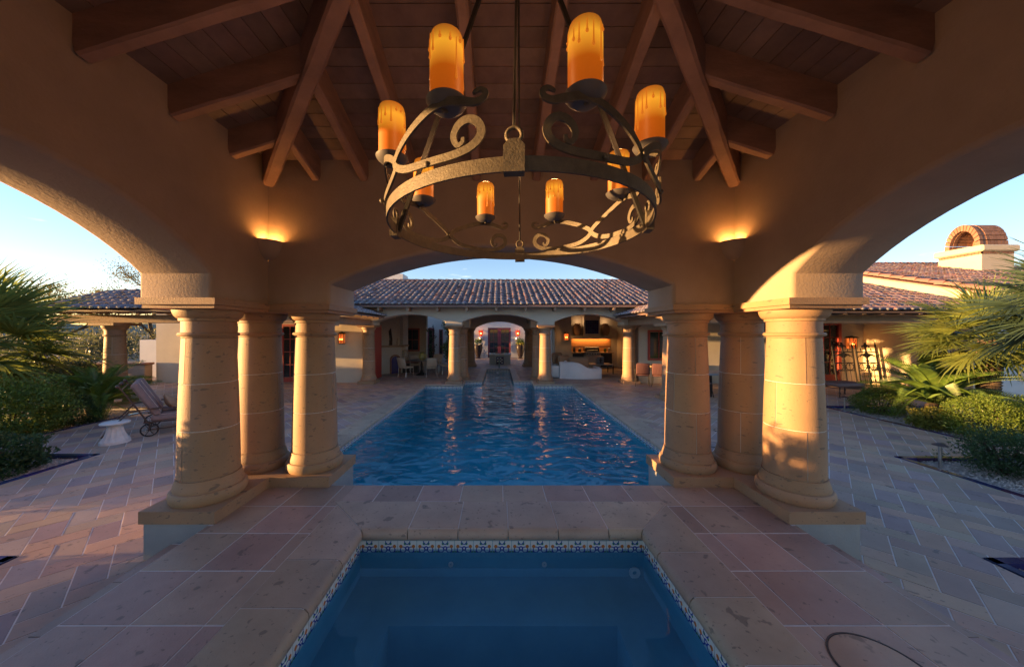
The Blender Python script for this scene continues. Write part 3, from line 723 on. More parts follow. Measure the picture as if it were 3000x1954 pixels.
for sx in (-1, 1):
    for sy in (-1, 1): MB().beam((sx * (HX + .03), sy * (HY + .03), zc(-.03)), (sx * (HX - HY), 0, zc(HY)), .125, .315, .02, wob=.009).build('hip_rafter', 'wood', pav)
MB().beam((-.6, 0, zc(HY)), (.6, 0, zc(HY)), .14, .34, .02).build('ridge_beam', 'wood', pav)
mb = MB(); e = .9; ox, oy = HX + e, HY + e; zo = zc(-e) + .10; zr = zc(HY) + .14; rxx = HX - HY
c4 = [(-ox, -oy, zo), (ox, -oy, zo), (ox, oy, zo), (-ox, oy, zo)]; ra, rb = (-rxx, 0, zr), (rxx, 0, zr)
for dz in (0, -.06):
    f = lambda p: (p[0], p[1], p[2] + dz)
    mb.quad(f(c4[0]), f(c4[1]), f(rb), f(ra)); mb.quad(f(c4[2]), f(c4[3]), f(ra), f(rb)); mb.tri(f(c4[1]), f(c4[2]), f(rb)); mb.tri(f(c4[3]), f(c4[0]), f(ra))
for i in range(4): p, q = c4[i], c4[(i + 1) % 4]; mb.quad(p, q, (q[0], q[1], q[2] - .06), (p[0], p[1], p[2] - .06))
mb.build('roof', 'tile', pav)

# corner sconces
for s in (-1, 1):
    t = thing('corner_sconce', ('half-bowl stucco uplight glowing in the left inner corner of the pavilion, above the left columns', 'half-bowl stucco uplight glowing in the right inner corner of the pavilion, above the right columns')[s > 0], 'wall light', (s * 2.684, 3.769, 3.10), group='corner uplights of the pavilion')
    prof = [(.012, -.165), (.05, -.16), (.095, -.13), (.130, -.075), (.152, -.01), (.160, .035), (.160, .045), (.150, .045), (.142, -.01), (.12, -.07)]
    a0, a1 = (PI, 1.5 * PI) if s > 0 else (1.5 * PI, 2 * PI)
    mb = MB().lathe([(r * 1.1, z) for r, z in prof], (0, 0, 0), 14, a0, a1); mb.build('bowl', 'stucco_in', t, 40)
    MB().sphere((-s * .07, -.07, -.02), .022, 10, 8).build('bulb', emis('sconce_bulb', (1, .55, .2), 22), t, 180)
    ld = bpy.data.lights.new('sconce_lamp', 'POINT'); ld.energy = 1.6; ld.color = (1, .42, .09); ld.shadow_soft_size = .035
    lo = link('sconce_lamp', ld, t, (-s * .07, -.07, .02))

# ------------------------------------------------------------------ chandelier
ch = thing('chandelier', 'large round wrought iron ring chandelier with eight amber dripping candle lights over the spa', 'chandelier', (.067, CY, 2.613), R(-4.5))
RR = .625
def band(r0, r1, z0, z1, seg=72):
    return MB().lathe([(r0, z0), (r1, z0), (r1, z1), (r0, z1), (r0, z0)], (0, 0, 0), seg)
band(RR - .008, RR, 0, .047).build('ring', 'iron', ch, 30)
def cyl(a, z, r=RR): return Vector((r * math.sin(a), r * math.cos(a), z))    # a=0 towards +Y
def flat_bar(path, wd, th, rad=RR):
    """path of (arc, z) on the cylinder; flat in the cylinder surface"""
    mb = MB(); K = len(path); n = 0
    for i, (s, z) in enumerate(path):
        s0, z0 = path[max(0, i - 1)]; s1, z1 = path[min(K - 1, i + 1)]; dx, dz = s1 - s0, z1 - z0; l = math.hypot(dx, dz) or 1; nx, nz_ = -dz / l, dx / l
        wv = wd[i] if isinstance(wd, list) else wd
        for (o, rr_) in ((wv / 2, rad), (wv / 2, rad + th), (-wv / 2, rad + th), (-wv / 2, rad)):
            mb.v.append(tuple(cyl((s + nx * o) / RR, z + nz_ * o, rr_)))
    for i in range(K - 1):
        for j in range(4): j2 = (j + 1) % 4; mb.f.append((i * 4 + j, i * 4 + j2, (i + 1) * 4 + j2, (i + 1) * 4 + j))
    mb.f.append((0, 1, 2, 3)); mb.f.append(tuple(4 * (K - 1) + j for j in (3, 2, 1, 0)))
    return mb
SCR = [(14.6, .114), (14.9, .098), (16.2, .092), (17.3, .106), (17.5, .130), (15.9, .157), (13.2, .168), (10.6, .158), (9.2, .132), (9.6, .106), (11.4, .086), (14.2, .072), (18.5, .064), (24, .0635), (31, .067), (37, .076), (42, .098), (44.6, .124), (43.8, .142), (41.5, .162), (37, .190), (31, .218), (25.5, .238), (20, .243), (14.5, .228), (11, .218), (8.6, .225), (7.9, .242), (9.3, .254), (11, .249), (11.2, .241)]
def scroll_path(sg):
    D = R(1) * RR; ctrl = [Vector((a * D, z)) for a, z in SCR]; ctrl = [ctrl[0] * 2 - ctrl[1]] + ctrl + [ctrl[-1] * 2 - ctrl[-2]]; out = []
    for i in range(1, len(ctrl) - 2):
        p0, p1, p2, p3 = ctrl[i - 1:i + 3]
        for k in range(4):
            t = k / 4; out.append(tuple(.5 * ((2 * p1) + (p2 - p0) * t + (2 * p0 - 5 * p1 + 4 * p2 - p3) * t * t + (3 * p1 - p0 - 3 * p2 + p3) * t ** 3)))
    return [(sg * a, b) for a, b in out]
for q in range(4):
    for sg in (1, -1):
        pth = [(s + q * PI / 2 * RR, z) for s, z in scroll_path(sg)]
        K = len(pth); wd = [min(.010 + .00075 * i, .026, .009 + .0007 * (K - i)) for i in range(K)]
        flat_bar(pth, wd, .008, RR + .001 + .0095 * (sg > 0)).build('scroll', 'iron', ch, 40)
        a = q * PI / 2 + sg * R(27); MB().sphere(tuple(cyl(a, .058, RR + .018)), .010, 10, 6).build('rivet', 'iron', ch, 180)
    # clasp plate, ring eye
    a = q * PI / 2
    mb = MB()
    def PB(s, z, d): return tuple(cyl((s) / RR + a, z, RR + d))
    shape = [(-.032, -.012), (.032, -.012), (.032, .068), (.014, .088), (-.014, .088), (-.032, .068)]
    n = len(shape); mb.v = [PB(s, z, -.012) for s, z in shape] + [PB(s, z, .024) for s, z in shape]
    mb.f = [tuple(range(n)), tuple(range(2 * n - 1, n - 1, -1))] + [(i, (i + 1) % n, n + (i + 1) % n, n + i) for i in range(n)]
    mb.build('clasp', 'iron', ch)
    mb = MB(); cc = cyl(a, .108, RR + .004); tg = Vector((math.cos(a), -math.sin(a), 0))
    mb.tube([cc + tg * .024 * math.cos(t) + Vector((0, 0, .024 * math.sin(t))) for t in [2 * PI * i / 16 for i in range(17)]], .0065, 6); mb.build('eye_ring', 'iron', ch, 180)
    top = Vector((0, 0, 1.72)); st = cyl(a, .128, RR + .004)
    if q % 2 == 0: MB().tube([st, st.lerp(top, .5), top], .0055, 6).build('hanging_rod', 'iron_dark', ch, 40)
    else:
        st = cyl(a, .02, RR - .01); MB().tube([st, st.lerp(top, .5), top], .013, 4).build('brace_rod', 'iron_dark', ch)
MB().tube([(0, 0, 1.68), (0, 0, 2.1)], .014, 8).build('stem', 'iron_dark', ch)
wax = bpy.data.materials.new('amber_wax'); wax.use_nodes = True
t_ = wax.node_tree; b_ = t_.nodes['Principled BSDF']; N = t_.nodes.new; L = t_.links.new
b_.inputs['Roughness'].default_value = .45; b_.inputs['Base Color'].default_value = (.36, .10, .015, 1)
tc_ = N('ShaderNodeTexCoord'); sx_ = N('ShaderNodeSeparateXYZ'); L(tc_.outputs['Object'], sx_.inputs[0])
rp_ = N('ShaderNodeValToRGB'); cr_ = rp_.color_ramp; cr_.elements[0].position = 0; cr_.elements[0].color = (.16, .028, .001, 1); cr_.elements[1].position = 1; cr_.elements[1].color = (.17, .05, .004, 1)
for p, c in ((.42, (.20, .038, .001, 1)), (.62, (.36, .13, .008, 1)), (.78, (.46, .20, .012, 1)), (.92, (.24, .085, .006, 1))):
    e_ = cr_.elements.new(p); e_.color = c
mr_ = N('ShaderNodeMapRange'); mr_.inputs[2].default_value = .225; L(sx_.outputs['Z'], mr_.inputs[0]); L(mr_.outputs[0], rp_.inputs[0])
L(rp_.outputs[0], b_.inputs['Emission Color']); b_.inputs['Emission Strength'].default_value = .34
wax_d = mat('wax_drip', (.42, .13, .02), (.36, .11, .02), 10, .45)
wax_d.node_tree.nodes['Principled BSDF'].inputs['Emission Color'].default_value = (.2, .05, .003, 1); wax_d.node_tree.nodes['Principled BSDF'].inputs['Emission Strength'].default_value = .45
cand = MB().lathe([(.03, .228), (.042, .234), (.052, .228), (.0562, .212), (.0565, .1), (.0565, 0), (.03, 0)], (0, 0, 0), 36)
cand.lathe([(.0001, .205), (.03, .205), (.03, .228)], (0, 0, 0), 36)
cand_m = cand.mesh('candle_sleeve', wax, 40)
pan_m = MB().lathe([(.0001, -.020), (.035, -.020), (.048, -.012), (.062, .0), (.069, .012), (.066, .012), (.06, .002), (.0001, -.004)], (0, 0, 0), 36).mesh('drip_pan', 'iron_dark', 40)
pan_m.materials[0] = mat('pan_iron', (.13, .12, .12), (.10, .09, .09), 20, .5, metallic=.3)
rd = random.Random(5)
for k in range(8):
    a = R(22.5 + 45 * k); p = cyl(a, .262, .60)
    link('drip_pan', pan_m, ch, p, (0, 0, a))
    link('candle_sleeve', cand_m, ch, (p.x, p.y, p.z + .002), (0, 0, a))
    mb = MB()
    for i in range(15):
        an = 2 * PI * (i + rd.uniform(-.3, .3)) / 15; zt = rd.uniform(.195, .222); ln = rd.choice((.02, .04, .07, .10, .14)) * rd.uniform(.7, 1.1)
        P = [(p.x + .0565 * math.cos(an), p.y + .0565 * math.sin(an), p.z + zt - ln * q / 4) for q in range(5)]
        mb.tube(P, .003, 5, rr=[.0015, .0022, .0024, .003, .0048]); mb.sphere(P[-1], .0056, 6, 5, 1.3)
    mb.build('wax_drips', wax_d, ch, 60)
    ld = bpy.data.lights.new('candle_lamp', 'POINT'); ld.energy = .42; ld.color = (1, .50, .20); ld.shadow_soft_size = .03; link('candle_lamp', ld, ch, (p.x, p.y, p.z + .29))
    inner = cyl(a, .235, RR + .004)
    MB().tube([inner, cyl(a, .232, .625), cyl(a, .244, .60)], .007, 6).build('bracket', 'iron', ch)

# ------------------------------------------------------------------ roof tiling
def inside(poly, x, y):
    c = False; n = len(poly)
    for i in range(n):
        (x1, y1), (x2, y2) = poly[i], poly[(i + 1) % n]
        if (y1 > y) != (y2 > y) and x < (x2 - x1) * (y - y1) / (y2 - y1) + x1: c = not c
    return c
RT = {}
def rt_mesh(m):
    if m in RT: return RT[m]
    mb = MB(); seg = 7; Lg = .46; r0, r1 = .088, .072; th = .014
    for (y, r) in ((0, r0), (Lg, r1)):
        for i in range(seg + 1):
            a = PI * i / seg; mb.v.append((r * math.cos(a), y, r * math.sin(a) * .85))
    for i in range(seg): mb.f.append((i, i + 1, seg + 2 + i, seg + 1 + i))
    n = len(mb.v)
    for i in range(seg + 1):
        a = PI * i / seg; mb.v.append(((r0 - th) * math.cos(a), 0, (r0 - th) * math.sin(a) * .85))
    for i in range(seg): mb.f.append((i, n + i, n + i + 1, i + 1))
    n2 = len(mb.v)
    for i in range(seg + 1):
        a = PI * i / seg; mb.v.append(((r0 - th) * math.cos(a), .12, (r0 - th) * math.sin(a) * .8))
    for i in range(seg): mb.f.append((n + i, n2 + i, n2 + i + 1, n + i + 1))
    RT[m] = mb.mesh('roof_tile', m, 50); RT[m]['_'] = 1
    RT[m + '_mb'] = mb
    return RT[m]
def roof_plane(parent, roof_o, O, U, S, slope, poly, limit, palette, pitch=.245, expo=.385, seedv=1, end_mortar=.25):
    """O eave origin, U eave direction, S up-slope plan direction, poly in (u,t)."""
    rr_ = random.Random(seedv); O = Vector(O); U = Vector((*U, 0)); S = Vector((*S, 0)); up = (S + Vector((0, 0, slope))).normalized(); nrm = U.cross(up).normalized()
    if nrm.z < 0: nrm = -nrm
    cosl = 1 / math.sqrt(1 + slope * slope)
    us = [p[0] for p in poly]; ts = [p[1] for p in poly]
    off = wloc(roof_o)
    lst = []
    nu = int((max(us) - min(us)) / pitch) + 1; nt_ = int((max(ts) / cosl) / expo) + 1
    pans = MB(); mort = MB()
    for i in range(nu + 1):
        u = min(us) + i * pitch
        for j in range(nt_):
            t = (j * expo + .1) * cosl
            if not inside(poly, u, t): continue
            jit = rr_.uniform(-.012, .012)
            p = O + U * (u + rr_.uniform(-.008, .008)) + (S + Vector((0, 0, slope))) * ((j * expo - .05 + jit) * cosl) + nrm * (.028 + rr_.uniform(0, .012))
            tilt = .055 + (rr_.uniform(.05, .12) if rr_.random() < .06 else 0)
            lst.append(((p - camo.location).length, p, tilt, rr_.uniform(-.03, .03), rr_.choice(palette)))
            if j == 0 or rr_.random() < end_mortar:
                q = p + nrm * .03 - up * .0
                mort.sphere(tuple(q - off + up * (.46 - .02 if j else .0) * 0 + up * .005), .058, 7, 4, .55, 1.15, .4)
        # pan column
        js = [j for j in range(nt_) if inside(poly, u + pitch / 2, (j * expo + .1) * cosl)]
        for j in js:
            base = O + U * (u + pitch / 2) + (S + Vector((0, 0, slope))) * ((j * expo - .03) * cosl) - off
            n0 = len(pans.v); seg = 5
            for yy, rr0, lift in ((0, .075, .012), (.44, .085, 0.0)):
                for k in range(seg + 1):
                    a = PI + PI * k / seg; pans.v.append(tuple(base + U * math.cos(a) * rr0 + nrm * (math.sin(a) * rr0 * .8 + .075 + lift) + up * yy))
            for k in range(seg): pans.f.append((n0 + k, n0 + k + 1, n0 + seg + 2 + k, n0 + seg + 1 + k))
            for k in range(seg + 1):
                a = PI + PI * k / seg; pans.v.append(tuple(base + U * math.cos(a) * .062 + nrm * (math.sin(a) * .062 * .8 + .088) + up * 0))
            for k in range(seg): pans.f.append((n0 + k, n0 + 2 * seg + 2 + k, n0 + 2 * seg + 3 + k, n0 + k + 1))
    lst.sort(key=lambda x: x[0])
    bulk = {}
    for i, (d, p, tilt, yaw, m) in enumerate(lst):
        x = (U * math.cos(yaw) + up * math.sin(yaw)).normalized(); y = (up * math.cos(tilt) - nrm * math.sin(tilt) * 1).normalized(); z = x.cross(y).normalized(); y = z.cross(x)
        if z.dot(nrm) < 0: z = -z
        me = rt_mesh(m); mt = Matrix((x, y, z)).transposed().to_4x4(); mt.translation = p - off
        if i < limit:
            o_ = link('roof_tile', me, roof_o); o_.matrix_local = mt
        else:
            b = bulk.setdefault(m, MB()); src = RT[m + '_mb']; n0 = len(b.v)
            b.v += [tuple(mt @ Vector(v)) for v in src.v]; b.f += [tuple(n0 + a for a in f) for f in src.f]
    for m, b in bulk.items(): b.build('roof_tiles', m, roof_o, 50, kind='stuff')
    pans.build('pan_tiles', palette[0], roof_o, 50, kind='stuff')
    if mort.v: mort.build('mortar_dabs', 'tile_mortar', roof_o, 60, kind='stuff')
def ridge_caps(roof_o, a, b, m='tile_red', r=.10):
    a = Vector(a); b = Vector(b); off = wloc(roof_o); n = max(1, int((b - a).length / .38)); d = (b - a) / n; X = d.normalized(); side = X.cross(Vector((0, 0, 1))).normalized(); upv = side.cross(X)
    for i in range(n):
        p = a + d * i - off; mb = MB(); seg = 7
        for (q, rr_, lf) in ((0, r, .03), (1.12, r * .85, 0)):
            for k in range(seg + 1):
                an = PI * k / seg; mb.v.append(tuple(d * q + side * math.cos(an) * rr_ + upv * (math.sin(an) * rr_ + lf)))
        for k in range(seg): mb.f.append((k, k + 1, seg + 2 + k, seg + 1 + k))
        n0 = len(mb.v)
        for k in range(seg + 1):
            an = PI * k / seg; mb.v.append(tuple(side * math.cos(an) * (r - .015) + upv * (math.sin(an) * (r - .015) + .03)))
        for k in range(seg): mb.f.append((k, n0 + k, n0 + k + 1, k + 1))
        link('ridge_tile', mb.mesh('ridge_tile', m, 50), roof_o, p)
PAL = ['tile', 'tile_dark', 'tile_dark', 'tile_blue', 'tile', 'tile_dark', 'tile_dark', 'tile_red']
PALR = ['tile', 'tile_red', 'tile_dark', 'tile']

# ------------------------------------------------------------------ arcade house at the far end of the pool
ho = thing('arcade_house', 'low stucco house behind the pool with three arches and a mottled tile roof', 'house', (0, 13.3, 0))
FY0, FY1 = 13.32, 13.92
cx4 = [-5.42, -1.86, 1.90, 5.38]
for k, cx in enumerate(cx4):
    MB().box(cx - .335, cx + .335, 13.27, 13.95, 0, .115).build('plinth', 'cantera', ho, world=True)
    MB().box(cx - .33, cx + .33, 13.28, 13.95, 1.99 + .115 - .0 + .21, 2.345).build('impost_slab', 'cantera', ho, world=True)
    MB().box(cx - .36, cx + .36, 13.25, 13.98, 2.345, 2.405).build('impost_slab', 'cantera', ho, world=True)
    c = column(ho, cx, 13.61, .115, rz=rs.uniform(0, 6)); c.scale = (1, 1, 1.17)
for cx, cy in ((-1.66, 14.75), (1.72, 14.75)):
    c = column(ho, cx, cy, .10, rz=1); c.scale = (1, 1, 1.18); MB().box(cx - .33, cx + .33, cy - .33, cy + .33, 0, .10).build('plinth', 'cantera', ho, world=True)
    MB().box(cx - .34, cx + .34, cy - .34, cy + .34, 2.32, 3.1).build('pier', 'stucco', ho, world=True)
mids = [(cx4[i] + cx4[i + 1]) / 2 for i in range(3)]
halfs = [(cx4[i + 1] - cx4[i]) / 2 - .345 for i in range(3)]
bounds = [-6.6] + cx4[1:3] + [6.6]
for i in range(3):
    warch('x', mids[i], bounds[i], bounds[i + 1], FY0, FY1, 2.405, 3.16, halfs[i], 2.535, .30, r=.02).build('arch_wall', 'stucco', ho, 35, world=True)
# rear arcade towards the court
for s in (-1, 1):
    cx = s * 1.84 + .02
    c = column(ho, cx, 20.3, .10, rz=1); c.scale = (1.25, 1.25, 1.18); MB().box(cx - .42, cx + .42, 19.9, 20.7, 0, .10).build('plinth', 'cantera', ho, world=True)
warch('x', .02, -3.3, 3.3, 20.0, 20.6, 2.32, 3.2, 1.45, 2.40, .36, r=.02).build('arch_wall', 'stucco', ho, 35, world=True)
# ceiling, inner walls
MB().box(-7.2, 7.2, 13.92, 20.6, 3.12, 3.18).build('ceiling', 'board', ho, world=True)
for x in (-1.86, 1.90): MB().box(x - .2, x + .2, 15.1, 19.95, 2.62, 3.12).build('ceiling_beam', 'stucco', ho, world=True)
MB().box(-7.4, -7.15, 13.8, 20.6, 0, 3.2).build('side_wall', 'stucco', ho, world=True)
MB().box(7.25, 7.5, 14.6, 20.6, 0, 3.2).build('side_wall', 'stucco', ho, world=True)
# left bay: rear wall with dim window, fireplace
MB().box(-7.15, -4.45, 20.0, 20.4, 0, 3.12).build('rear_wall', 'stucco', ho, world=True)
def window(parent, x0, x1, y, z0, z1, m, nx=2, nz_=4, fr=.07, name='window', depth=.06, door=False):
    off = wloc(parent)
    f = MB()
    f.box(x0, x0 + fr, y - depth, y + .02, z0, z1); f.box(x1 - fr, x1, y - depth, y + .02, z0, z1); f.box(x0 + fr, x1 - fr, y - depth, y + .02, z1 - fr, z1); f.box(x0 + fr, x1 - fr, y - depth, y + .02, z0, z0 + fr * (2 if door else 1))
    fo = f.build(name, m, parent, world=True)
    mt = MB(); iw = x1 - x0 - 2 * fr; zb = z0 + fr * (2 if door else 1); ih = z1 - fr - zb
    for i in range(1, nx): xx = x0 + fr + iw * i / nx; mt.box(xx - .012, xx + .012, y - .05, y - .01, zb, z1 - fr)
    for j in range(1, nz_): zz_ = zb + ih * j / nz_; mt.box(x0 + fr, x1 - fr, y - .046, y - .012, zz_ - .012, zz_ + .012)
    if mt.v: mt.build('muntin', m, fo, world=True)
    for i in range(nx):
        for j in range(nz_):
            a, b = x0 + fr + iw * i / nx + .014, x0 + fr + iw * (i + 1) / nx - .014; c, d = zb + ih * j / nz_ + .014, zb + ih * (j + 1) / nz_ - .014
            MB().box(a, b, y - .03, y - .025, c, d).build('pane', 'glass', fo, world=True)
    return fo
window(ho, -5.75, -4.85, 20.0, .95, 2.35, 'red_frame', 2, 2)
fb = MB()
fb.prism([(-7.1, 16.4), (-5.98, 16.4), (-5.05, 16.9), (-5.05, 17.7), (-7.1, 17.7)], 0, 1.35); fb.build('fireplace', 'stucco', ho, world=True)
MB().prism([(-7.1, 16.55), (-6.1, 16.55), (-5.35, 16.98), (-5.35, 17.6), (-7.1, 17.6)], 1.44, 3.12).build('chimney_breast', 'stucco', ho, world=True)
MB().prism([(-7.1, 16.25), (-5.9, 16.25), (-4.9, 16.82), (-4.9, 17.8), (-7.1, 17.8)], 1.35, 1.44).build('mantel', 'cantera', ho, world=True)
# firebox: brick arch and blue tiled back, on the angled face
dfx = Vector((-5.05 + 5.98, .5, 0)).normalized(); nfx = Vector((dfx.y, -dfx.x, 0)); base = Vector((-5.32, 16.755, 0))
mb = MB(); prof = [(-.19, 0), (-.19, .62)] + [(.19 * math.cos(a), .62 + .26 * math.sin(a)) for a in [PI - PI * i / 10 for i in range(1, 10)]] + [(.19, .62), (.19, 0)]
mb.v = [tuple(base + dfx * s + Vector((0, 0, z)) + nfx * .012) for s, z in prof]; mb.f = [tuple(range(len(prof)))]
mb.build('firebox_tile', 'navy', ho, world=True)
mb = MB()
for i in range(len(prof) - 1):
    (s0, z0), (s1, z1) = prof[i], prof[i + 1]
    sc2 = lambda s, z: (s * 1.42, z * 1.0 + (.09 if z > .6 else 0))
    a_, b2 = sc2(s0, z0), sc2(s1, z1)
    P4 = [base + dfx * q[0] + Vector((0, 0, q[1])) + nfx * .035 for q in ((s0, z0), (s1, z1), b2, a_)]
    mb.quad(*P4)
    Q4 = [base + dfx * q[0] + Vector((0, 0, q[1])) + nfx * .0 for q in ((s0, z0), (s1, z1), b2, a_)]
    mb.quad(P4[0], P4[1], Q4[1], Q4[0]); mb.quad(P4[3], P4[2], Q4[2], Q4[3])
mb.build('brick_surround', 'brick', ho, world=True)
# right bay: kitchen wall with lit backsplash
kx0, kx1 = 4.35, 7.25
MB().box(3.35, kx0, 19.75, 20.2, 0, 3.12).build('rear_wall', 'stucco', ho, world=True)
MB().box(kx0, kx1, 20.15, 20.4, 0, 3.12).build('rear_wall', 'stucco', ho, world=True)
for (a, b, m) in ((kx0, kx0 + .72, 'cabinet'), (kx0 + 1.68, kx0 + 2.4, 'cabinet')):
    MB().box(a + .03, b - .03, 19.52, 19.56, .05, .84).build('cabinet_door', m, ho, world=True); MB().box(a, b, 19.57, 20.15, 0, .86).build('counter_base', 'stucco', ho, world=True)
MB().box(kx0 + .73, kx0 + 1.67, 19.57, 20.15, 0, .70).build('counter_base', 'stucco', ho, world=True)
for (a, b) in ((kx0, kx0 + .80), (kx0 + 1.6, kx0 + 2.45)): MB().box(a, b, 19.45, 20.15, .861, .91).build('countertop', 'cantera', ho, world=True)
MB().box(kx0, kx0 + 2.5, 20.13, 20.148, .92, 1.72).build('backsplash', mat('backsplash_tile', (.50, .24, .08), (.42, .2, .07), 14, .4), ho, world=True)
MB().box(kx0, kx0 + 2.5, 20.12, 20.13, 1.22, 1.245).build('tile_trim', 'navy', ho, world=True)
MB().box(kx0, kx0 + 2.5, 19.75, 20.14, 1.73, 1.90).build('hood_shelf', 'stucco', ho, world=True)
MB().box(kx0 + .75, kx0 + 1.7, 19.70, 20.14, 1.905, 3.1).build('hood', 'stucco', ho, world=True)
tp = MB(); trp = []
for i in range(6):
    for j in range(6):
        MB().box(kx0 + .83 + i * .133, kx0 + .958 + i * .133, 19.685, 19.699, 2.02 + j * .133, 2.148 + j * .133).build('hood_tile', 'navy', ho, world=True)
lt = bpy.data.lights.new('counter_lamp', 'AREA'); lt.shape = 'RECTANGLE'; lt.size = 2.2; lt.size_y = .08; lt.energy = 4; lt.color = (1, .45, .13)
lo = link('counter_lamp', lt, ho, (kx0 + 1.25, 20.0 - 13.3, 1.72))
for xx in (kx0 + .45, kx0 + 2.1):
    lt = bpy.data.lights.new('niche_lamp', 'POINT'); lt.energy = .8; lt.color = (1, .6, .3); lt.shadow_soft_size = .03; link('niche_lamp', lt, ho, (xx, 19.85 - 13.3, 2.75))
# roof of the main range
sl_m = .373
roof = MB()
def slab(mb, pts, th=.05):
    n = len(mb.v); k = len(pts); mb.v += [tuple(p) for p in pts] + [(p[0], p[1], p[2] - th) for p in pts]
    mb.f.append(tuple(range(n, n + k))); mb.f.append(tuple(range(n + 2 * k - 1, n + k - 1, -1)))
    for i in range(k): j = (i + 1) % k; mb.f.append((n + i, n + j, n + k + j, n + k + i))
zr_ = 3.17 + sl_m * 4.1
slab(roof, [(-8.4, 12.8, 3.17), (8.6, 12.8, 3.17), (8.6, 16.9, zr_), (-8.4, 16.9, zr_)]); slab(roof, [(-8.4, 21.0, 3.17), (8.6, 21.0, 3.17), (8.6, 16.9, zr_ - .003), (-8.4, 16.9, zr_ - .003)])
ro = roof.build('roof', 'tile', ho, world=True)
roof_plane(ho, ro, (-8.4, 12.78, 3.19), (1, 0), (0, 1), sl_m, [(0, 0), (17, 0), (17, 4.1), (0, 4.1)], 300, PAL, pitch=.25, expo=.42, seedv=4, end_mortar=.8)
ridge_caps(ro, (-8.2, 16.9, zr_ + .03), (8.5, 16.9, zr_ + .03))
# gables at either end
for x in (-8.3, 8.3):
    mb = MB(); mb.v = [(x, 13.9, 3.16), (x, 20.5, 3.16), (x, 16.9, zr_ - .06)] + [(x + (.3 if x < 0 else -.3), 13.9, 3.16), (x + (.3 if x < 0 else -.3), 20.5, 3.16), (x + (.3 if x < 0 else -.3), 16.9, zr_ - .06)]
    mb.f = [(0, 1, 2), (5, 4, 3), (0, 3, 4, 1), (1, 4, 5, 2), (2, 5, 3, 0)]; mb.build('gable', 'stucco', ho, world=True)
for k in range(11):
    x = -6.05 + k * 1.16 + .12
    MB().beam((x, 12.86, 3.115), (x, 13.32, 3.13), .09, .19, .04).build('rafter_tail', 'wood_tan', ho, world=True)
MB().box(-8.4, 8.6, 12.82, 12.86, 3.085, 3.118).build('fascia', 'wood_tan', ho, world=True)
# court wall beyond with double doors
ct = thing('court_wall', 'white courtyard wall with plum red double glazed doors seen through the middle arch', 'wall', (0, 27, 0))
MB().box(-9, -.93 + .01, 27.0, 27.35, 0, 3.6).build('wall', 'stucco_white', ct, world=True); MB().box(.97, 9, 27.0, 27.35, 0, 3.6).build('wall', 'stucco_white', ct, world=True)
MB().box(-.92, .97, 27.0, 27.35, 2.47, 3.6).build('wall', 'stucco_white', ct, world=True)
window(ct, -.90, .02, 27.14, .03, 2.46, 'plum_frame', 2, 4, .13, 'door', door=True); window(ct, .03, .95, 27.14, .03, 2.46, 'plum_frame', 2, 4, .13, 'door', door=True)
MB().box(-.92, .97, 27.2, 27.3, 0, 2.47).build('door_backing', 'grill_black', ct, world=True)
for x in (-.05, .09): MB().tube([(x, 27.04, .95), (x, 27.04, 1.15)], .012, 6).build('handle', 'iron_dark', ct, world=True)
sw = thing('side_court_wall', 'pale courtyard side wall with narrow plum framed door, left of the middle arch', 'wall', (-5, 24, 0))
MB().box(-7.5, -3.2, 23.0, 23.3, 0, 3.3).build('wall', 'stucco_white', sw, world=True)
window(sw, -5.05, -4.55, 22.99, .03, 2.4, 'plum_frame', 1, 4, .12, 'door', door=True); window(sw, -4.2, -3.95, 22.99, .5, 2.3, 'plum_frame', 1, 3, .05)
sw2 = thing('right_court_wall', 'pale courtyard wall closing the right side of the court behind the kitchen', 'wall', (4, 23.5, 0))
MB().box(3.3, 3.6, 20.7, 26.98, 0, 3.3).build('wall', 'stucco_white', sw2, world=True)

# taller block behind the left end of the roof
tb = thing('tall_block', 'pale stucco block rising behind the left end of the far roof', 'building', (-8, 19.5, 0))
MB().box(-11.5, -5.55, 19.2, 24, 0, 5.15).build('wall', 'stucco_white', tb, world=True)
MB().box(-7.1, -5.35, 18.2, 19.2, 0, 5.35).build('wall', 'stucco_white', tb, world=True)
for q in range(5): 
    mb = MB().lathe([(.09, 0), (.085, .75)], (0, 0, 0), 8, 0, PI); mb.xf(Matrix.Translation((-5.34 + q * .16, 18.25, 5.0 + .06 * (q % 2))) @ Matrix.Rotation(R(-80), 4, 'X')); mb.build('cap_tile', 'tile_red', tb, 60, world=True)
MB().box(-5.35, -4.65, 18.25, 18.95, 4.2, 5.0).build('chimney', 'tile_red', tb, world=True)

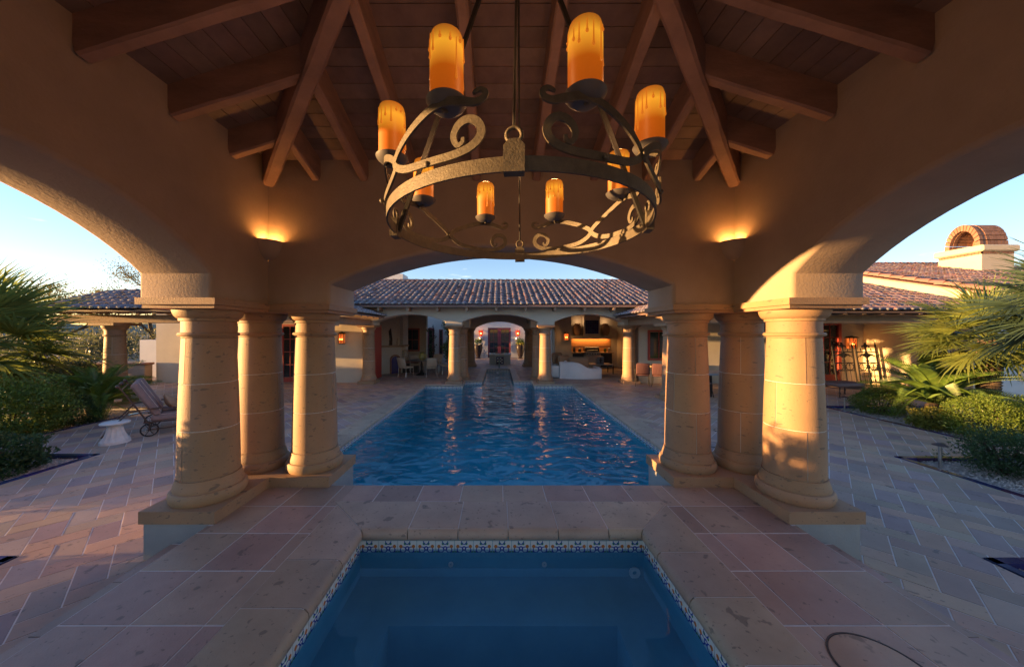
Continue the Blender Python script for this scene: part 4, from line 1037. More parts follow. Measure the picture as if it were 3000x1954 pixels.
# ------------------------------------------------------------------ side porches
def porch(side, label, xe, xo, ye, wall_y, wall_x0, wall_x1, colx):
    """side -1 left, +1 right. xe inner eave |x|, xo outer end |x|, ye eave y."""
    s = side; h = thing('porch_wing', label, 'porch', (s * 9, 11, 0))
    slp = .34; z0 = 2.73; off = wloc(h)
    pw = wall_y - .0; 
    rise = slp * (pw - ye)
    # walls
    MB().box(min(wall_x0, wall_x1), max(wall_x0, wall_x1), wall_y, wall_y + .35, 0, 3.6 if s > 0 else 3.3).build('wall', 'stucco', h, world=True)
    if s < 0: ridge_y, rz_ = 11.25, z0 + slp * (11.25 - ye)
    else: ridge_y, rz_ = pw + .1, z0 + slp * (pw + .1 - ye)
    D = ridge_y - ye
    mb = MB(); X = lambda a: s * a
    slab(mb, [(X(xe), ye, z0), (X(xo), ye, z0), (X(xo), ridge_y, rz_), (X(xe + D), ridge_y, rz_)])
    slab(mb, [(X(xe), ye, z0 - .002), (X(xe + D), ridge_y, rz_ - .002), (X(xe + D), 13.4, rz_ - .002), (X(xe), 13.4, z0 - .002)])
    if s < 0: slab(mb, [(X(xo), ridge_y, rz_ - .004), (X(xe + D), ridge_y, rz_ - .004), (X(xe + D), 13.6, rz_ - .004 - slp * (13.6 - ridge_y)), (X(xo), 13.6, rz_ - .004 - slp * (13.6 - ridge_y))])
    rf = mb.build('roof', 'board', h, world=True)
    W_ = xo - xe
    if s < 0: roof_plane(h, rf, (-xo, ye - .03, z0 + .02), (1, 0), (0, 1), slp, [(0, 0), (W_, 0), (W_ - D, D), (0, D)], 220, PAL, seedv=8, end_mortar=.55)
    else: roof_plane(h, rf, (xe, ye - .03, z0 + .02), (1, 0), (0, 1), slp, [(0, 0), (W_, 0), (W_, D), (D, D)], 220, PALR, seedv=9, end_mortar=.5)
    L2 = 13.35 - ye
    if s < 0: roof_plane(h, rf, (-xe + .03, ye, z0 + .02), (0, 1), (-1, 0), slp, [(0, 0), (L2, 0), (L2, D), (D, D)], 80, PAL, seedv=12, end_mortar=.6)
    else: roof_plane(h, rf, (xe - .03, ye, z0 + .02), (0, 1), (1, 0), slp, [(0, 0), (L2, 0), (L2, D), (D, D)], 80, PALR, seedv=13, end_mortar=.6)
    ridge_caps(rf, (X(xe + D), ridge_y, rz_ + .02), (X(xo), ridge_y, rz_ + .02), 'tile_dark', .09); ridge_caps(rf, (X(xe), ye, z0 + .03), (X(xe + D), ridge_y, rz_ + .03), 'tile_red', .09)
    # beams and tails
    bz = 2.62
    MB().beam((X(xe + .55), ye + .62, bz), (X(xo), ye + .62, bz), .22, .24, .02).build('porch_beam', 'wood_tan', h, world=True)
    MB().beam((X(xe + .62), ye + .5, bz - .004), (X(xe + .62), 13.3, bz - .004), .22, .24, .02).build('porch_beam', 'wood_tan', h, world=True)
    def tail(a, b):
        a = Vector(a); b = Vector(b); mb = MB(); d = (b - a); n = Vector((0, 0, -1)); sd_ = d.cross(n).normalized() * .045
        pr = [(0, 0), (0, .05), (.25, .11), (.55, .145), (1, .15), (1, 0)]
        pts2 = [a + d * p + n * q for p, q in pr]; k = len(pts2)
        mb.v = [tuple(p + sd_) for p in pts2] + [tuple(p - sd_) for p in pts2]; mb.f = [tuple(range(k)), tuple(range(2 * k - 1, k - 1, -1))] + [(i, (i + 1) % k, k + (i + 1) % k, k + i) for i in range(k)]
        mb.build('rafter_tail', 'wood_tan', h, world=True)
    x = xe + .5
    while x < xo - .1: tail((X(x), ye + .06, z0 - .04), (X(x), ye + .75, z0 + .15)); x += .56
    y = ye + .45
    while y < 13.1: tail((X(xe + .06), y, z0 - .04), (X(xe + .75), y, z0 + .15)); y += .56
    for (cx, cy) in colx:
        MB().box(cx - .335, cx + .335, cy - .335, cy + .335, 0, .115).build('plinth', 'cantera', h, world=True)
        c = column(h, cx, cy, .115, rz=1); c.scale = (1, 1, 1.165)
        MB().box(cx - .36, cx + .36, cy - .36, cy + .36, 2.305, 2.38).build('impost_slab', 'cantera', h, world=True)
    return h
lp = porch(-1, 'open tiled porch wing along the left of the house', 4.68, 13.2, 9.1, 13.7, -14.35, -5.72, [(-5.30, 9.72), (-11.4, 9.72)])
rpx = porch(1, 'tiled porch with red glazed door along the right of the house', 4.72, 15.0, 9.65, 13.6, 5.78, 15.1, [(5.36, 10.27), (13.9, 10.4)])
window(rpx, 13.25, 14.10, 13.60, .12, 2.52, 'red_frame', 2, 4, .12, 'door', depth=.10, door=True)
MB().tube([(13.98, 13.47, 1.12), (13.90, 13.45, 1.12), (13.84, 13.46, 1.10)], .012, 6).build('door_handle', 'steel', rpx, world=True)
window(rpx, 6.15, 7.05, 13.60, .95, 2.2, 'red_frame', 2, 1, .07, 'window', depth=.08)
MB().box(13.2, 14.15, 13.30, 13.6, 0, .12).build('threshold', 'cantera', rpx, world=True)
# bar counter in front of the window
MB().box(6.1, 8.2, 13.0, 13.58, .70, .76).build('bar_counter', 'cantera', rpx, world=True); MB().box(6.9, 8.1, 13.15, 13.58, 0, .70).build('bar_base', 'stucco', rpx, world=True)
for (z0_, z1_) in ((0, .80), (1.28, 2.16), (2.21, 2.40)): MB().box(-12.25, -11.8, 12.62, 13.69, z0_, z1_).build('sun_block_wall', 'stucco', lp, world=True)  # hidden slotted pier, added to shade the house wall except for a sun patch
MB().box(-12.25, -11.8, 12.62, 12.80, .80, 2.21).build('sun_block_wall', 'stucco', lp, world=True)
# red door jamb and side return on the left wall, near the arcade
window(lp, -9.1, -8.35, 13.70, .03, 2.45, 'red_frame', 2, 4, .1, 'door', door=True)
dl = MB(); dl.box(-5.57, -5.50, 14.25, 15.3, .03, 2.45)
dl.build('door_leaf', 'red_frame', ho, world=True, label='open red door leaf behind the left arcade column')

# gabled house on the right with chimney
gh = thing('gabled_house', 'cream gabled house with brick capped chimney above the right porch', 'house', (18, 14, 0))
A_ = 15.1; sl2 = .318; zf = 3.42; yf = 10.45; yr = 17.1; zr2 = zf + sl2 * (yr - yf)
mb = MB(); mb.v = [(A_, yf, 0), (A_, 23, 0), (A_, 23, zr2 - sl2 * (23 - yr)), (A_, yr, zr2), (A_, yf, zf)]; mb.v += [(A_ + .35, p[1], p[2]) for p in mb.v]
mb.f = [(4, 3, 2, 1, 0), (5, 6, 7, 8, 9)] + [(i, (i + 1) % 5, 5 + (i + 1) % 5, 5 + i) for i in range(5)]; mb.build('gable_wall', 'stucco_yellow', gh, world=True)
MB().box(A_ + .35, 27, yf, yf + .35, 0, zf).build('front_wall', 'stucco_white', gh, world=True)
MB().box(16.55, 17.15, yf - .03, yf, .55, 1.15).build('vent_panel', 'stucco', gh, world=True)
mb = MB(); slab(mb, [(A_ - .12, yf - .5, zf - .12), (27, yf - .5, zf - .12), (27, yr, zr2 + .05), (A_ - .12, yr, zr2 + .05)]); rf = mb.build('roof', 'tile_red', gh, world=True)
roof_plane(gh, rf, (A_ + .1, yf - .52, zf - .09), (1, 0), (0, 1), sl2, [(0, 0), (9, 0), (9, yr - yf + .5), (0, yr - yf + .5)], 200, PALR, seedv=21, end_mortar=.5)
ridge_caps(rf, (A_ - .02, yf - .5, zf - .06), (A_ - .02, yr, zr2 + .11), 'tile_red', .12); ridge_caps(rf, (A_, yr, zr2 + .1), (24, yr, zr2 + .1), 'tile_red', .11)
cxx, cyy, cw = 21.2, 14.4, 1.42
chm = MB().box(cxx, cxx + cw, cyy, cyy + cw, 4.3, 5.55).build('chimney', 'stucco_yellow', gh, world=True)
MB().cbox(cxx - .12, cxx + cw + .12, cyy - .12, cyy + cw + .12, 5.66, 5.94, .05).build('chimney_cap', 'stucco_yellow', chm, world=True)
n = 0
for k in range(13):
    for (fx, fy, dx, dy) in ((cxx - .02, cyy + k * .11 - .02, 0, 1), (cxx + k * .11 - .02, cyy - .02, 1, 0)):
        MB().box(fx, fx + (.10 if dx else .03), fy, fy + (.10 if dy else .03), 5.555, 5.655).build('brick', 'brick', chm, world=True)
# arched brick dome on the cap: brick rings along y... opening faces the camera-left
dc = Vector((cxx + cw / 2 , cyy + cw / 2, 5.94))
mb = MB().box(cxx + .06, cxx + cw - .06, cyy + .04, cyy + cw - .04, 5.55, 5.9); mb.build('chimney_core', 'stucco_yellow', chm, world=True)
def pointed(t, w_, h_):  # t 0..1 around the pointed arch
    a = PI * t; return (-w_ * math.cos(a), h_ * math.sin(a) ** .9 if 0 < t < 1 else 0)
for ring in range(8):
    xx = cxx + .12 + ring * .16; K = 15
    for i in range(K):
        p0 = pointed(i / K + .006, .58, .80); p1 = pointed((i + 1) / K - .006, .58, .80); q0 = pointed(i / K + .006, .42, .60); q1 = pointed((i + 1) / K - .006, .42, .60)
        off_ = .02 if ring == 1 else 0
        mb = MB(); vs = []
        for x_ in (xx, xx + .148):
            for p in (p0, p1, q1, q0): vs.append((x_, dc.y + p[0] * (1 - off_), 5.942 + p[1] * 1.36 * (1 - off_)))
        mb.v = vs; mb.f = [(0, 1, 2, 3), (7, 6, 5, 4), (0, 4, 5, 1), (1, 5, 6, 2), (2, 6, 7, 3), (3, 7, 4, 0)]
        mb.build('brick', 'brick', chm, world=True)
MB().box(cxx + 1.2, cxx + 1.3, dc.y - .4, dc.y + .4, 5.942, 6.4).build('flue_back', 'brick', chm, world=True)

# ------------------------------------------------------------------ left background: low wall, piers
lw = thing('low_wall', 'low tan stucco wall with terracotta cap beyond the left porch', 'wall', (-16, 13.2, 0))
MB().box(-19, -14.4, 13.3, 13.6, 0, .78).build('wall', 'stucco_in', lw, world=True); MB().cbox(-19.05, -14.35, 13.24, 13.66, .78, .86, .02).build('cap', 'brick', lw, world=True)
wp = thing('white_pier', 'short pale stucco wall end standing behind the low wall beyond the left porch', 'wall', (-16, 15.5, 0)); MB().box(-16.9, -15.6, 15.4, 15.8, 0, 1.75).build('wall', 'stucco_white', wp, world=True)

exec_parts = []
# ------------------------------------------------------------------ plants
def leaf_cloud(rnd_, n, c, rad, size, fill=.55, lump=.22, asp=.45, seedo=0, zmin=.0, up=.3):
    mb = MB(); k = 0
    while k < n:
        d = Vector((rnd_.gauss(0, 1), rnd_.gauss(0, 1), rnd_.gauss(0, 1))).normalized()
        rr_ = (fill + (1 - fill) * rnd_.random() ** .6) * (1 + lump * noise.noise(d * 2.2 + Vector((seedo, 0, 0))) * 2 + lump * .6 * noise.noise(d * 6 + Vector((seedo, 3, 0))))
        p = Vector((c[0] + d.x * rad[0] * rr_, c[1] + d.y * rad[1] * rr_, c[2] + d.z * rad[2] * rr_))
        if p.z < zmin: continue
        s = size * rnd_.uniform(.6, 1.35)
        ax = (Vector((rnd_.gauss(0, 1), rnd_.gauss(0, 1), rnd_.gauss(0, 1) + up)) + d * .8).normalized(); sd_ = ax.cross(Vector((rnd_.gauss(0, 1), rnd_.gauss(0, 1), rnd_.gauss(0, 1)))).normalized() * s * asp * .5
        n0 = len(mb.v); mb.v += [tuple(p), tuple(p + ax * s * .5 + sd_), tuple(p + ax * s), tuple(p + ax * s * .5 - sd_)]; mb.f.append((n0, n0 + 1, n0 + 2, n0 + 3)); k += 1
    return mb
def shrub(name, label, loc, rad, m, n, size, cat='shrub', fill=.6, lump=.22, asp=.45, seedv=1, group=None, up=.3):
    t = thing(name, label, cat, loc, group=group); r_ = random.Random(seedv)
    leaf_cloud(r_, n, (0, 0, rad[2] * .75), rad, size, fill, lump, asp, seedv * 3.7, .02, up).build('foliage', m, t, kind='stuff')
    mb = MB()
    for i in range(7):
        a = r_.uniform(0, 2 * PI); q = r_.uniform(.3, .75); mb.tube([(0, 0, -.05), (math.cos(a) * rad[0] * q * .5, math.sin(a) * rad[1] * q * .5, rad[2] * .6), (math.cos(a) * rad[0] * q, math.sin(a) * rad[1] * q, rad[2] * 1.2)], .012, 5)
    mb.build('stems', 'bark', t)
    core = MB(); 
    return t
# fan palm fronds
def fan_frond(seedv, m):
    r_ = random.Random(seedv); mb = MB(); pet = .62
    n = 34; Rl = .78
    pts_ = [(0, 0, 0), (pet * .5, 0, .04), (pet, 0, 0)]; mb.tube(pts_, .013, 4, rr=[.018, .013, .009])
    for i in range(n):
        a = R(-118 + 236 * i / (n - 1)) + r_.uniform(-.02, .02); L_ = Rl * (1 - .32 * (abs(a) / R(118)) ** 2) * r_.uniform(.9, 1.06); wd = .021
        prev = None; dr = r_.uniform(.12, .34); K = 4
        base_ = Vector((pet, 0, 0)); d = Vector((math.cos(a), math.sin(a), 0)); sd_ = Vector((-math.sin(a), math.cos(a), 0)); tw = r_.uniform(-.35, .35)
        n0 = len(mb.v)
        for k in range(K + 1):
            q = k / K; p = base_ + d * L_ * q + Vector((0, 0, .10 * q * math.cos(a) * 0 - dr * L_ * q ** 2.4 + .10 * abs(math.sin(a)) * q)); wv = wd * (.55 + 1.2 * q if q < .35 else .97 * (1 - (q - .35) / .68)) + .001
            nz_ = Vector((0, 0, 1)) * wv * (.5 if i % 2 else -.5) + sd_ * wv * math.cos(tw)
            mb.v += [tuple(p - sd_ * wv - Vector((0, 0, wv * .35 * (1 if i % 2 else -1)))), tuple(p + sd_ * wv + Vector((0, 0, wv * .35 * (1 if i % 2 else -1))))]
        for k in range(K): mb.f.append((n0 + 2 * k, n0 + 2 * k + 1, n0 + 2 * k + 3, n0 + 2 * k + 2))
    return mb.mesh('frond', m)
def fan_palm(label, loc, hh, m, nf, scale=1.0, seedv=1, lean=(0, 0)):
    t = thing('fan_palm', label, 'palm tree', loc, group='fan palms in the planting beds'); r_ = random.Random(seedv)
    ms = [fan_frond(seedv * 10 + i, m) for i in range(4)]
    pr = []; z = -.1
    while z < hh: pr += [(.17, z), (.20 * r_.uniform(.9, 1.1), z + .05), (.165, z + .07)]; z += .07
    MB().lathe(pr, seg=14).build('trunk', 'palm_bark', t, 60)
    for i in range(nf):
        az = i * 2.39996 + r_.uniform(-.2, .2); el = R(78 - 118 * (i + .5) / nf + r_.uniform(-8, 8)); roll = r_.uniform(-.5, .5)
        mt = Matrix.Translation((0, 0, hh)) @ Matrix.Rotation(az, 4, 'Z') @ Matrix.Rotation(-el, 4, 'Y') @ Matrix.Rotation(roll, 4, 'X') @ Matrix.Scale(scale * r_.uniform(.85, 1.1), 4)
        o_ = link('frond', ms[i % 4], t); o_.matrix_local = mt
    return t
def sago(label, loc, m, nf=34, scale=1.0, seedv=1):
    t = thing('sago_palm', label, 'plant', loc, group='sago palms in the planting beds'); r_ = random.Random(seedv)
    ms = []
    for v in range(3):
        mb = MB(); Lf = 1.05; K = 46
        def spine(q): return Vector((Lf * q, 0, .10 * math.sin(q * PI * .9) - (.20 + .12 * v) * q ** 2.3 * Lf))
        mb.tube([spine(i / 8) for i in range(9)], .008, 4, rr=[.012 - .001 * i for i in range(9)])
        for i in range(K):
            q = .12 + .86 * i / K; p = spine(q); wd = .0075; ll = .17 * math.sin(min(1, (q + .04)) * PI * .93) ** .6 + .02
            for sg in (1, -1):
                d = Vector((.55, sg * .83, .30)).normalized(); n0 = len(mb.v); sd_ = Vector((.83, -sg * .55, 0)) * wd
                mb.v += [tuple(p - sd_), tuple(p + sd_), tuple(p + d * ll * .6 + sd_ * .8), tuple(p + d * ll + Vector((0, 0, -.01))), tuple(p + d * ll * .6 - sd_ * .8)]; mb.f.append((n0, n0 + 1, n0 + 2, n0 + 3, n0 + 4))
        ms.append(mb.mesh('frond', m))
    MB().lathe([(.12, -.05), (.17, .08), (.15, .2), (.05, .27)], seg=14).build('trunk', 'palm_bark', t, 60)
    for i in range(nf):
        az = i * 2.39996 + r_.uniform(-.15, .15); el = R(68 - 66 * (i + .5) / nf + r_.uniform(-5, 5))
        mt = Matrix.Translation((0, 0, .22)) @ Matrix.Rotation(az, 4, 'Z') @ Matrix.Rotation(-el, 4, 'Y') @ Matrix.Rotation(r_.uniform(-.25, .25), 4, 'X') @ Matrix.Scale(scale * r_.uniform(.85, 1.1), 4)
        o_ = link('frond', ms[i % 3], t); o_.matrix_local = mt
    return t
fan_palm('fan palm with long drooping green fronds filling the left edge', (-12.3, 7.6, -.05), 1.75, M['fan_leaf'], 44, 1.62, 3)
fan_palm('sunlit yellow-green fan palm with short shaggy trunk in front of the right house', (11.55, 7.75, -.05), 1.95, M['fan_leaf'], 44, 1.12, 5)
fan_palm('fan palm coloured as if in shade, overhanging the right edge of the view, nearer than the sunlit one', (10.3, 5.75, -.05), 2.5, M['fan_leaf_shaded'], 36, 1.1, 8)
sago('dark green sago palm beside the lounge chair in the left bed', (-10.45, 8.45, -.05), M['sago_leaf'], 40, 1.25, 2)
sago('sunlit sago palm with arching fronds in the right bed', (10.75, 8.1, .12), M['sago_leaf'], 44, 1.35, 4)
shrub('rounded_shrub', 'large loose green shrub below the left fan palm', (-10.3, 6.9, -.05), (1.05, .8, .66), M['shrub'], 17000, .062, seedv=1, fill=.45)
shrub('rounded_shrub', 'dark clipped round shrub between the left loose shrub and the sago', (-9.95, 7.65, -.05), (.48, .45, .40), M['shrub_dark'], 6500, .04, seedv=2, lump=.1)
shrub('low_shrub', 'low dark green shrub at the gravel corner on the left edge', (-7.75, 4.95, -.05), (.62, .5, .34), M['shrub_dark'], 7000, .05, seedv=3, asp=.6)
for k, (x, y) in enumerate(((-6.2, 2.2), (-6.3, 1.0), (-6.4, -.3))):  # unseen shrubs added to keep low sun off the terrace and column foot
    shrub('sun_screen_shrub', ('out-of-view shrub added against the low sun west of the pavilion, nearest the pool', 'out-of-view shrub added against the low sun west of the pavilion, middle of its row', 'out-of-view shrub added against the low sun west of the pavilion, farthest from the pool')[k], (x, y, -.05), (.8, .85, .86), M['shrub_dark'], 16000, .08, seedv=40 + k, fill=.2, group='added sun-blocking shrubs west of the pavilion')
for k, (x, y) in enumerate(((-11.2, 4.9), (-11.4, 5.7))):  # unseen shrubs added to block low sun from the deck and pool coping
    shrub('sun_screen_shrub', ('out-of-view shrub added to cut the low sun left of the gravel corner, nearer the camera', 'out-of-view shrub added to cut the low sun left of the gravel corner, the one farther from the camera')[k], (x, y, -.05), (.8, .75, .8), M['shrub'], 14000, .08, seedv=60 + k, fill=.2)
for k in range(4):
    shrub('olive_shrub', ('olive desert shrub beyond the left porch, nearest of its row', 'olive desert shrub beyond the left porch, second of its row', 'olive desert shrub beyond the left porch, third of its row', 'olive desert shrub beyond the left porch, farthest of its row')[k], (-16.2 - .2 * (k % 2), 9.4 + 1.05 * k, -.1), (.8, .75, .72), M['shrub_olive'], 6500, .10, seedv=70 + k, fill=.25, group='olive shrubs beyond the left porch')
shrub('rounded_shrub', 'green shrub standing close behind the left gravel corner, below the palm', (-9.0, 4.4, -.05), (.9, .9, .66), M['shrub'], 12000, .06, seedv=13, fill=.3)
shrub('yellow_shrub', 'small golden yellow shrub in the right bed below the sago', (9.75, 7.35, -.05), (.44, .36, .26), M['shrub_yellow'], 4200, .05, seedv=4, asp=.6)
shrub('rounded_shrub', 'clipped yellow-green dome shrub right of the small golden one', (9.98, 6.75, -.05), (.60, .5, .50), M['shrub_bright'], 11000, .036, seedv=5, lump=.08)
shrub('feathery_shrub', 'bright feathery green shrub at the right edge behind the dome shrub', (11.0, 6.55, -.05), (.85, .6, .48), M['shrub_bright'], 9000, .06, seedv=6, asp=.28, lump=.3)
shrub('rounded_shrub', 'dark shrub tucked between the dome shrub and the feathery one', (10.35, 6.45, -.05), (.42, .4, .34), M['shrub_dark'], 4500, .045, seedv=16)
shrub('rounded_shrub', 'green shrub behind the small golden one beside the iron gate panels', (10.1, 8.7, -.05), (.55, .5, .40), M['shrub'], 6500, .045, seedv=7)
shrub('spreading_shrub', 'spreading dark green shrub behind the nearer path light on the right', (7.72, 5.02, -.05), (.62, .42, .38), M['shrub_dark'], 7000, .045, seedv=8, asp=.35, lump=.4, fill=.35)
shrub('rounded_shrub', 'dark green shrub cut by the right edge of the view above the gravel', (7.85, 4.45, -.05), (.36, .36, .30), M['shrub_dark'], 4500, .04, seedv=9)
# strappy grass
t = thing('strap_grass', 'clump of arching variegated strap leaves beside the sago in the left bed', 'plant', (-9.85, 8.0, -.05)); r_ = random.Random(4)
mb = MB()
for i in range(150):
    a = r_.uniform(0, 2 * PI); l = r_.uniform(.25, .5); h = r_.uniform(.15, .42); n0 = len(mb.v); dx, dy = math.cos(a), math.sin(a)
    ox_, oy_ = r_.uniform(-.12, .12), r_.uniform(-.12, .12)
    for q in range(5):
        f = q / 4; p = (ox_ + dx * l * f, oy_ + dy * l * f, h * math.sin(f * PI * .72) * 1.1); wv = .010 * (1 - f * .9); mb.v += [(p[0] - dy * wv, p[1] + dx * wv, p[2]), (p[0] + dy * wv, p[1] - dx * wv, p[2])]
    for q in range(4): mb.f.append((n0 + 2 * q, n0 + 2 * q + 1, n0 + 2 * q + 3, n0 + 2 * q + 2))
mb.build('leaves', leafm('strap_leaf', (.13, .19, .06), (.30, .33, .16)), t, kind='stuff')

# trees
def tree(name, label, loc, H, crown, m, n, size, seedv, trunk_r=.16, group=None, spread=1.0, fine=True, bm='bark', forks=3):
    t = thing(name, label, 'tree', loc, group=group); r_ = random.Random(seedv); mb = MB(); tips = []
    def br(p, d, l, r, dep):
        pts_ = [p]; K = 4; dd = d.copy()
        for i in range(K):
            dd = (dd + Vector((r_.gauss(0, .22), r_.gauss(0, .22), r_.gauss(0, .12)))).normalized(); pts_.append(pts_[-1] + dd * l / K)
        mb.tube(pts_, r, 6 if dep < 2 else 4, rr=[r * (1 - .45 * i / K) for i in range(K + 1)])
        if dep >= 3: tips.append(pts_[-1]); tips.append(pts_[2]); return
        for k in range(r_.choice((2, 3)) if dep else forks):
            nd = (dd + Vector((r_.gauss(0, .75) * spread, r_.gauss(0, .75) * spread, r_.gauss(.12, .35)))).normalized(); br(pts_[-1 if k < 2 else 3], nd, l * r_.uniform(.62, .82), r * .56, dep + 1)
    br(Vector((0, 0, -.1)), Vector((.1, 0, 1)).normalized(), H * .34, trunk_r, 0)
    mb.build('trunk', bm, t, 60)
    lf = MB()
    per = max(1, n // max(1, len(tips)))
    for tp_ in tips:
        c = Vector(tp_)
        for _ in range(per):
            p = c + Vector((r_.gauss(0, 1), r_.gauss(0, 1), r_.gauss(0, .7))) * crown; s = size * r_.uniform(.6, 1.4)
            ax = Vector((r_.gauss(0, 1), r_.gauss(0, 1), r_.gauss(0, 1) - .2)).normalized(); sd_ = ax.orthogonal().normalized() * s * .22
            n0 = len(lf.v); lf.v += [tuple(p), tuple(p + ax * s * .5 + sd_), tuple(p + ax * s), tuple(p + ax * s * .5 - sd_)]; lf.f.append((n0, n0 + 1, n0 + 2, n0 + 3))
    lf.build('crown', m, t, kind='stuff')
    return t
tree('mesquite_tree', 'gnarled dark mesquite tree with airy crown beyond the low wall on the left', (-20.2, 18.6, -.1), 5.2, .32, M['mesquite'], 9000, .09, 3, .26, spread=1.2)
tree('mesquite_tree', 'airy mesquite tree rising above the left porch roof against the sky', (-27, 25, -.1), 9.2, .42, M['mesquite'], 7000, .11, 14, .2, spread=.95)
tree('mesquite_tree', 'thin leafed mesquite tree standing farthest left behind the palm fronds', (-27, 19, -.1), 6.2, .5, M['mesquite'], 9000, .12, 18, .2, spread=1.1)
rt_ = random.Random(31)
mb = MB()
for i in range(85):
    a = rt_.uniform(-52, -20); x = a + rt_.uniform(-3, 3); y = rt_.uniform(24, 40); h = rt_.uniform(.8, 1.7)
    sub = leaf_cloud(rt_, 260, (x, y, h * .7), (rt_.uniform(1, 2.2), rt_.uniform(1, 2), h), .26, .3, .3, .4, i, -.1); n0 = len(mb.v); mb.v += sub.v; mb.f += [tuple(n0 + q for q in f) for f in sub.f]
o_ = mb.build('desert_scrub', M['scrub'], None, kind='stuff')
# hill line at left
hm = MB(); K = 60
for i in range(K + 1):
    a = R(95 + 70 * i / K); d = 420; h = 9 + 7 * noise.noise(Vector((i * .13, 2, 0))) + 5 * noise.noise(Vector((i * .4, 5, 0)))
    hm.v += [(d * math.cos(a) * .8, d * math.sin(a) * .8, -2), (d * math.cos(a), d * math.sin(a), h), (d * math.cos(a) * 1.4, d * math.sin(a) * 1.4, -2)]
for i in range(K): hm.f += [(3 * i, 3 * i + 1, 3 * i + 4, 3 * i + 3), (3 * i + 1, 3 * i + 2, 3 * i + 5, 3 * i + 4)]
struct('hills', hm, mat('hill_scrub', (.16, .15, .10), (.10, .11, .08), .05, .95), 60)
# climbing tree in the court behind the left bay
t = thing('court_tree', 'narrow leafy green tree beside the pale court wall seen through the left arch', 'tree', (-3.15, 21.6, 0)); r_ = random.Random(9)
mb = MB(); 
for i in range(6):
    sub = leaf_cloud(r_, 900, (r_.uniform(-.25, .25), 0, .6 + i * .5), (.42, .4, .4), .10, .3, .3, .5, i); n0 = len(mb.v); mb.v += sub.v; mb.f += [tuple(n0 + q for q in f) for f in sub.f]
mb.build('foliage', M['shrub'], t, kind='stuff'); MB().tube([(0, 0, 0), (.05, 0, 1.5), (0, 0, 3)], .05, 6).build('trunk', 'bark', t)
t = thing('court_climber', 'thin climbing plant with small leaves left of the leafy court tree', 'plant', (-3.95, 19.6, 0)); mb = MB(); r_ = random.Random(19)
for i in range(5):
    sub = leaf_cloud(r_, 120, (r_.uniform(-.15, .15), 0, .5 + i * .42), (.22, .2, .28), .09, .1, .3, .5, i); n0 = len(mb.v); mb.v += sub.v; mb.f += [tuple(n0 + q for q in f) for f in sub.f]
mb.build('foliage', M['shrub_dark'], t, kind='stuff'); MB().tube([(0, 0, 0), (.08, 0, 1.2), (0, 0, 2.5)], .015, 5).build('stem', 'bark', t)

# ------------------------------------------------------------------ garden furniture
# white pedestal stool
t = thing('pedestal_stool', 'white carved stone pedestal stool with round top on the left patio', 'stool', (-7.38, 6.28, 0))
MB().lathe([(.001, .40), (.185, .40), (.20, .392), (.205, .378), (.195, .362), (.12, .355), (.001, .355)], seg=40).build('top', 'white_stone', t, 40)
mb = MB(); prof = [(.08, .355), (.10, .335), (.105, .315), (.098, .30), (.105, .28), (.115, .22), (.135, .15), (.165, .09), (.185, .065), (.195, .05), (.205, .045), (.205, .015), (.21, 0)]
mb.lathe(prof, seg=48)
for i, v in enumerate(mb.v):
    r0 = math.hypot(v[0], v[1]); z = v[2]
    if .05 < z < .30:
        a = math.atan2(v[1], v[0]); f = 1 + .07 * math.cos(a * 12); mb.v[i] = (v[0] * f, v[1] * f, z)
mb.build('pedestal', 'white_stone', t, 50)
# double chaise
ang = math.atan2(.69, .72)
t = thing('chaise_lounge', 'double wheeled chaise lounge with mauve striped cushions and raised backs on the left patio', 'lounge chair', (-7.45, 7.0, 0), ang)
# local: x forward (feet), y left; origin under the back axle; width 1.2
def wheel(y):
    whl = MB(); seg = 28
    whl.tube([(.125 * math.cos(2 * PI * i / seg), 0, .125 * math.sin(2 * PI * i / seg)) for i in range(seg + 1)], .013, 6)
    for i in range(6): a = 2 * PI * i / 6; whl.tube([(.02 * math.cos(a), 0, .02 * math.sin(a)), (.117 * math.cos(a), 0, .117 * math.sin(a))], .007, 4)
    whl.tube([(0, -.015, 0), (0, .015, 0)], .025, 10)
    link('wheel', whl.mesh('wheel', 'grill_black', 50), t, (0, y, .138))
wheel(-.50); wheel(.50)
MB().tube([(0, -.5, .138), (0, .5, .138)], .01, 6).build('axle', 'metal_bronze', t)
for y in (-.56, .56):
    MB().tube([(-.08, y, .30), (.6, y, .28), (1.35, y, .28), (1.42, y, .0)], .014, 6).build('side_rail', 'metal_bronze', t)
    MB().tube([(0, y * .92, .14), (.5, y, .14), (1.35, y, .10)], .010, 6).build('lower_rail', 'metal_bronze', t)
    MB().tube([(0, y, .13), (0, y, .32)], .012, 6).build('strut', 'metal_bronze', t)
    MB().tube([(-.62, y, .12), (-.30, y, .52), (-.28, y, .55), (.15, y, .57), (.45, y, .53), (.60, y, .40), (.62, y, .28)], .014, 6).build('armrest', 'metal_bronze', t)
    MB().tube([(-.02, y, .30), (-.34, y, .94), (-.40, y, 1.04)], .014, 6).build('back_post', 'metal_bronze', t)
    MB().sphere((-.42, y, 1.06), .035, 10, 8).build('finial', 'metal_bronze', t, 180)
for y in (-.04, .04): MB().sphere((-.42, y, 1.06), .035, 10, 8).build('finial', 'metal_bronze', t, 180)
MB().tube([(-.37, -.56, .99), (-.37, .56, .99)], .012, 6).build('cross_bar', 'metal_bronze', t)
MB().tube([(-.62, -.56, .12), (-.62, .56, .12)], .012, 6).build('cross_bar', 'metal_bronze', t)
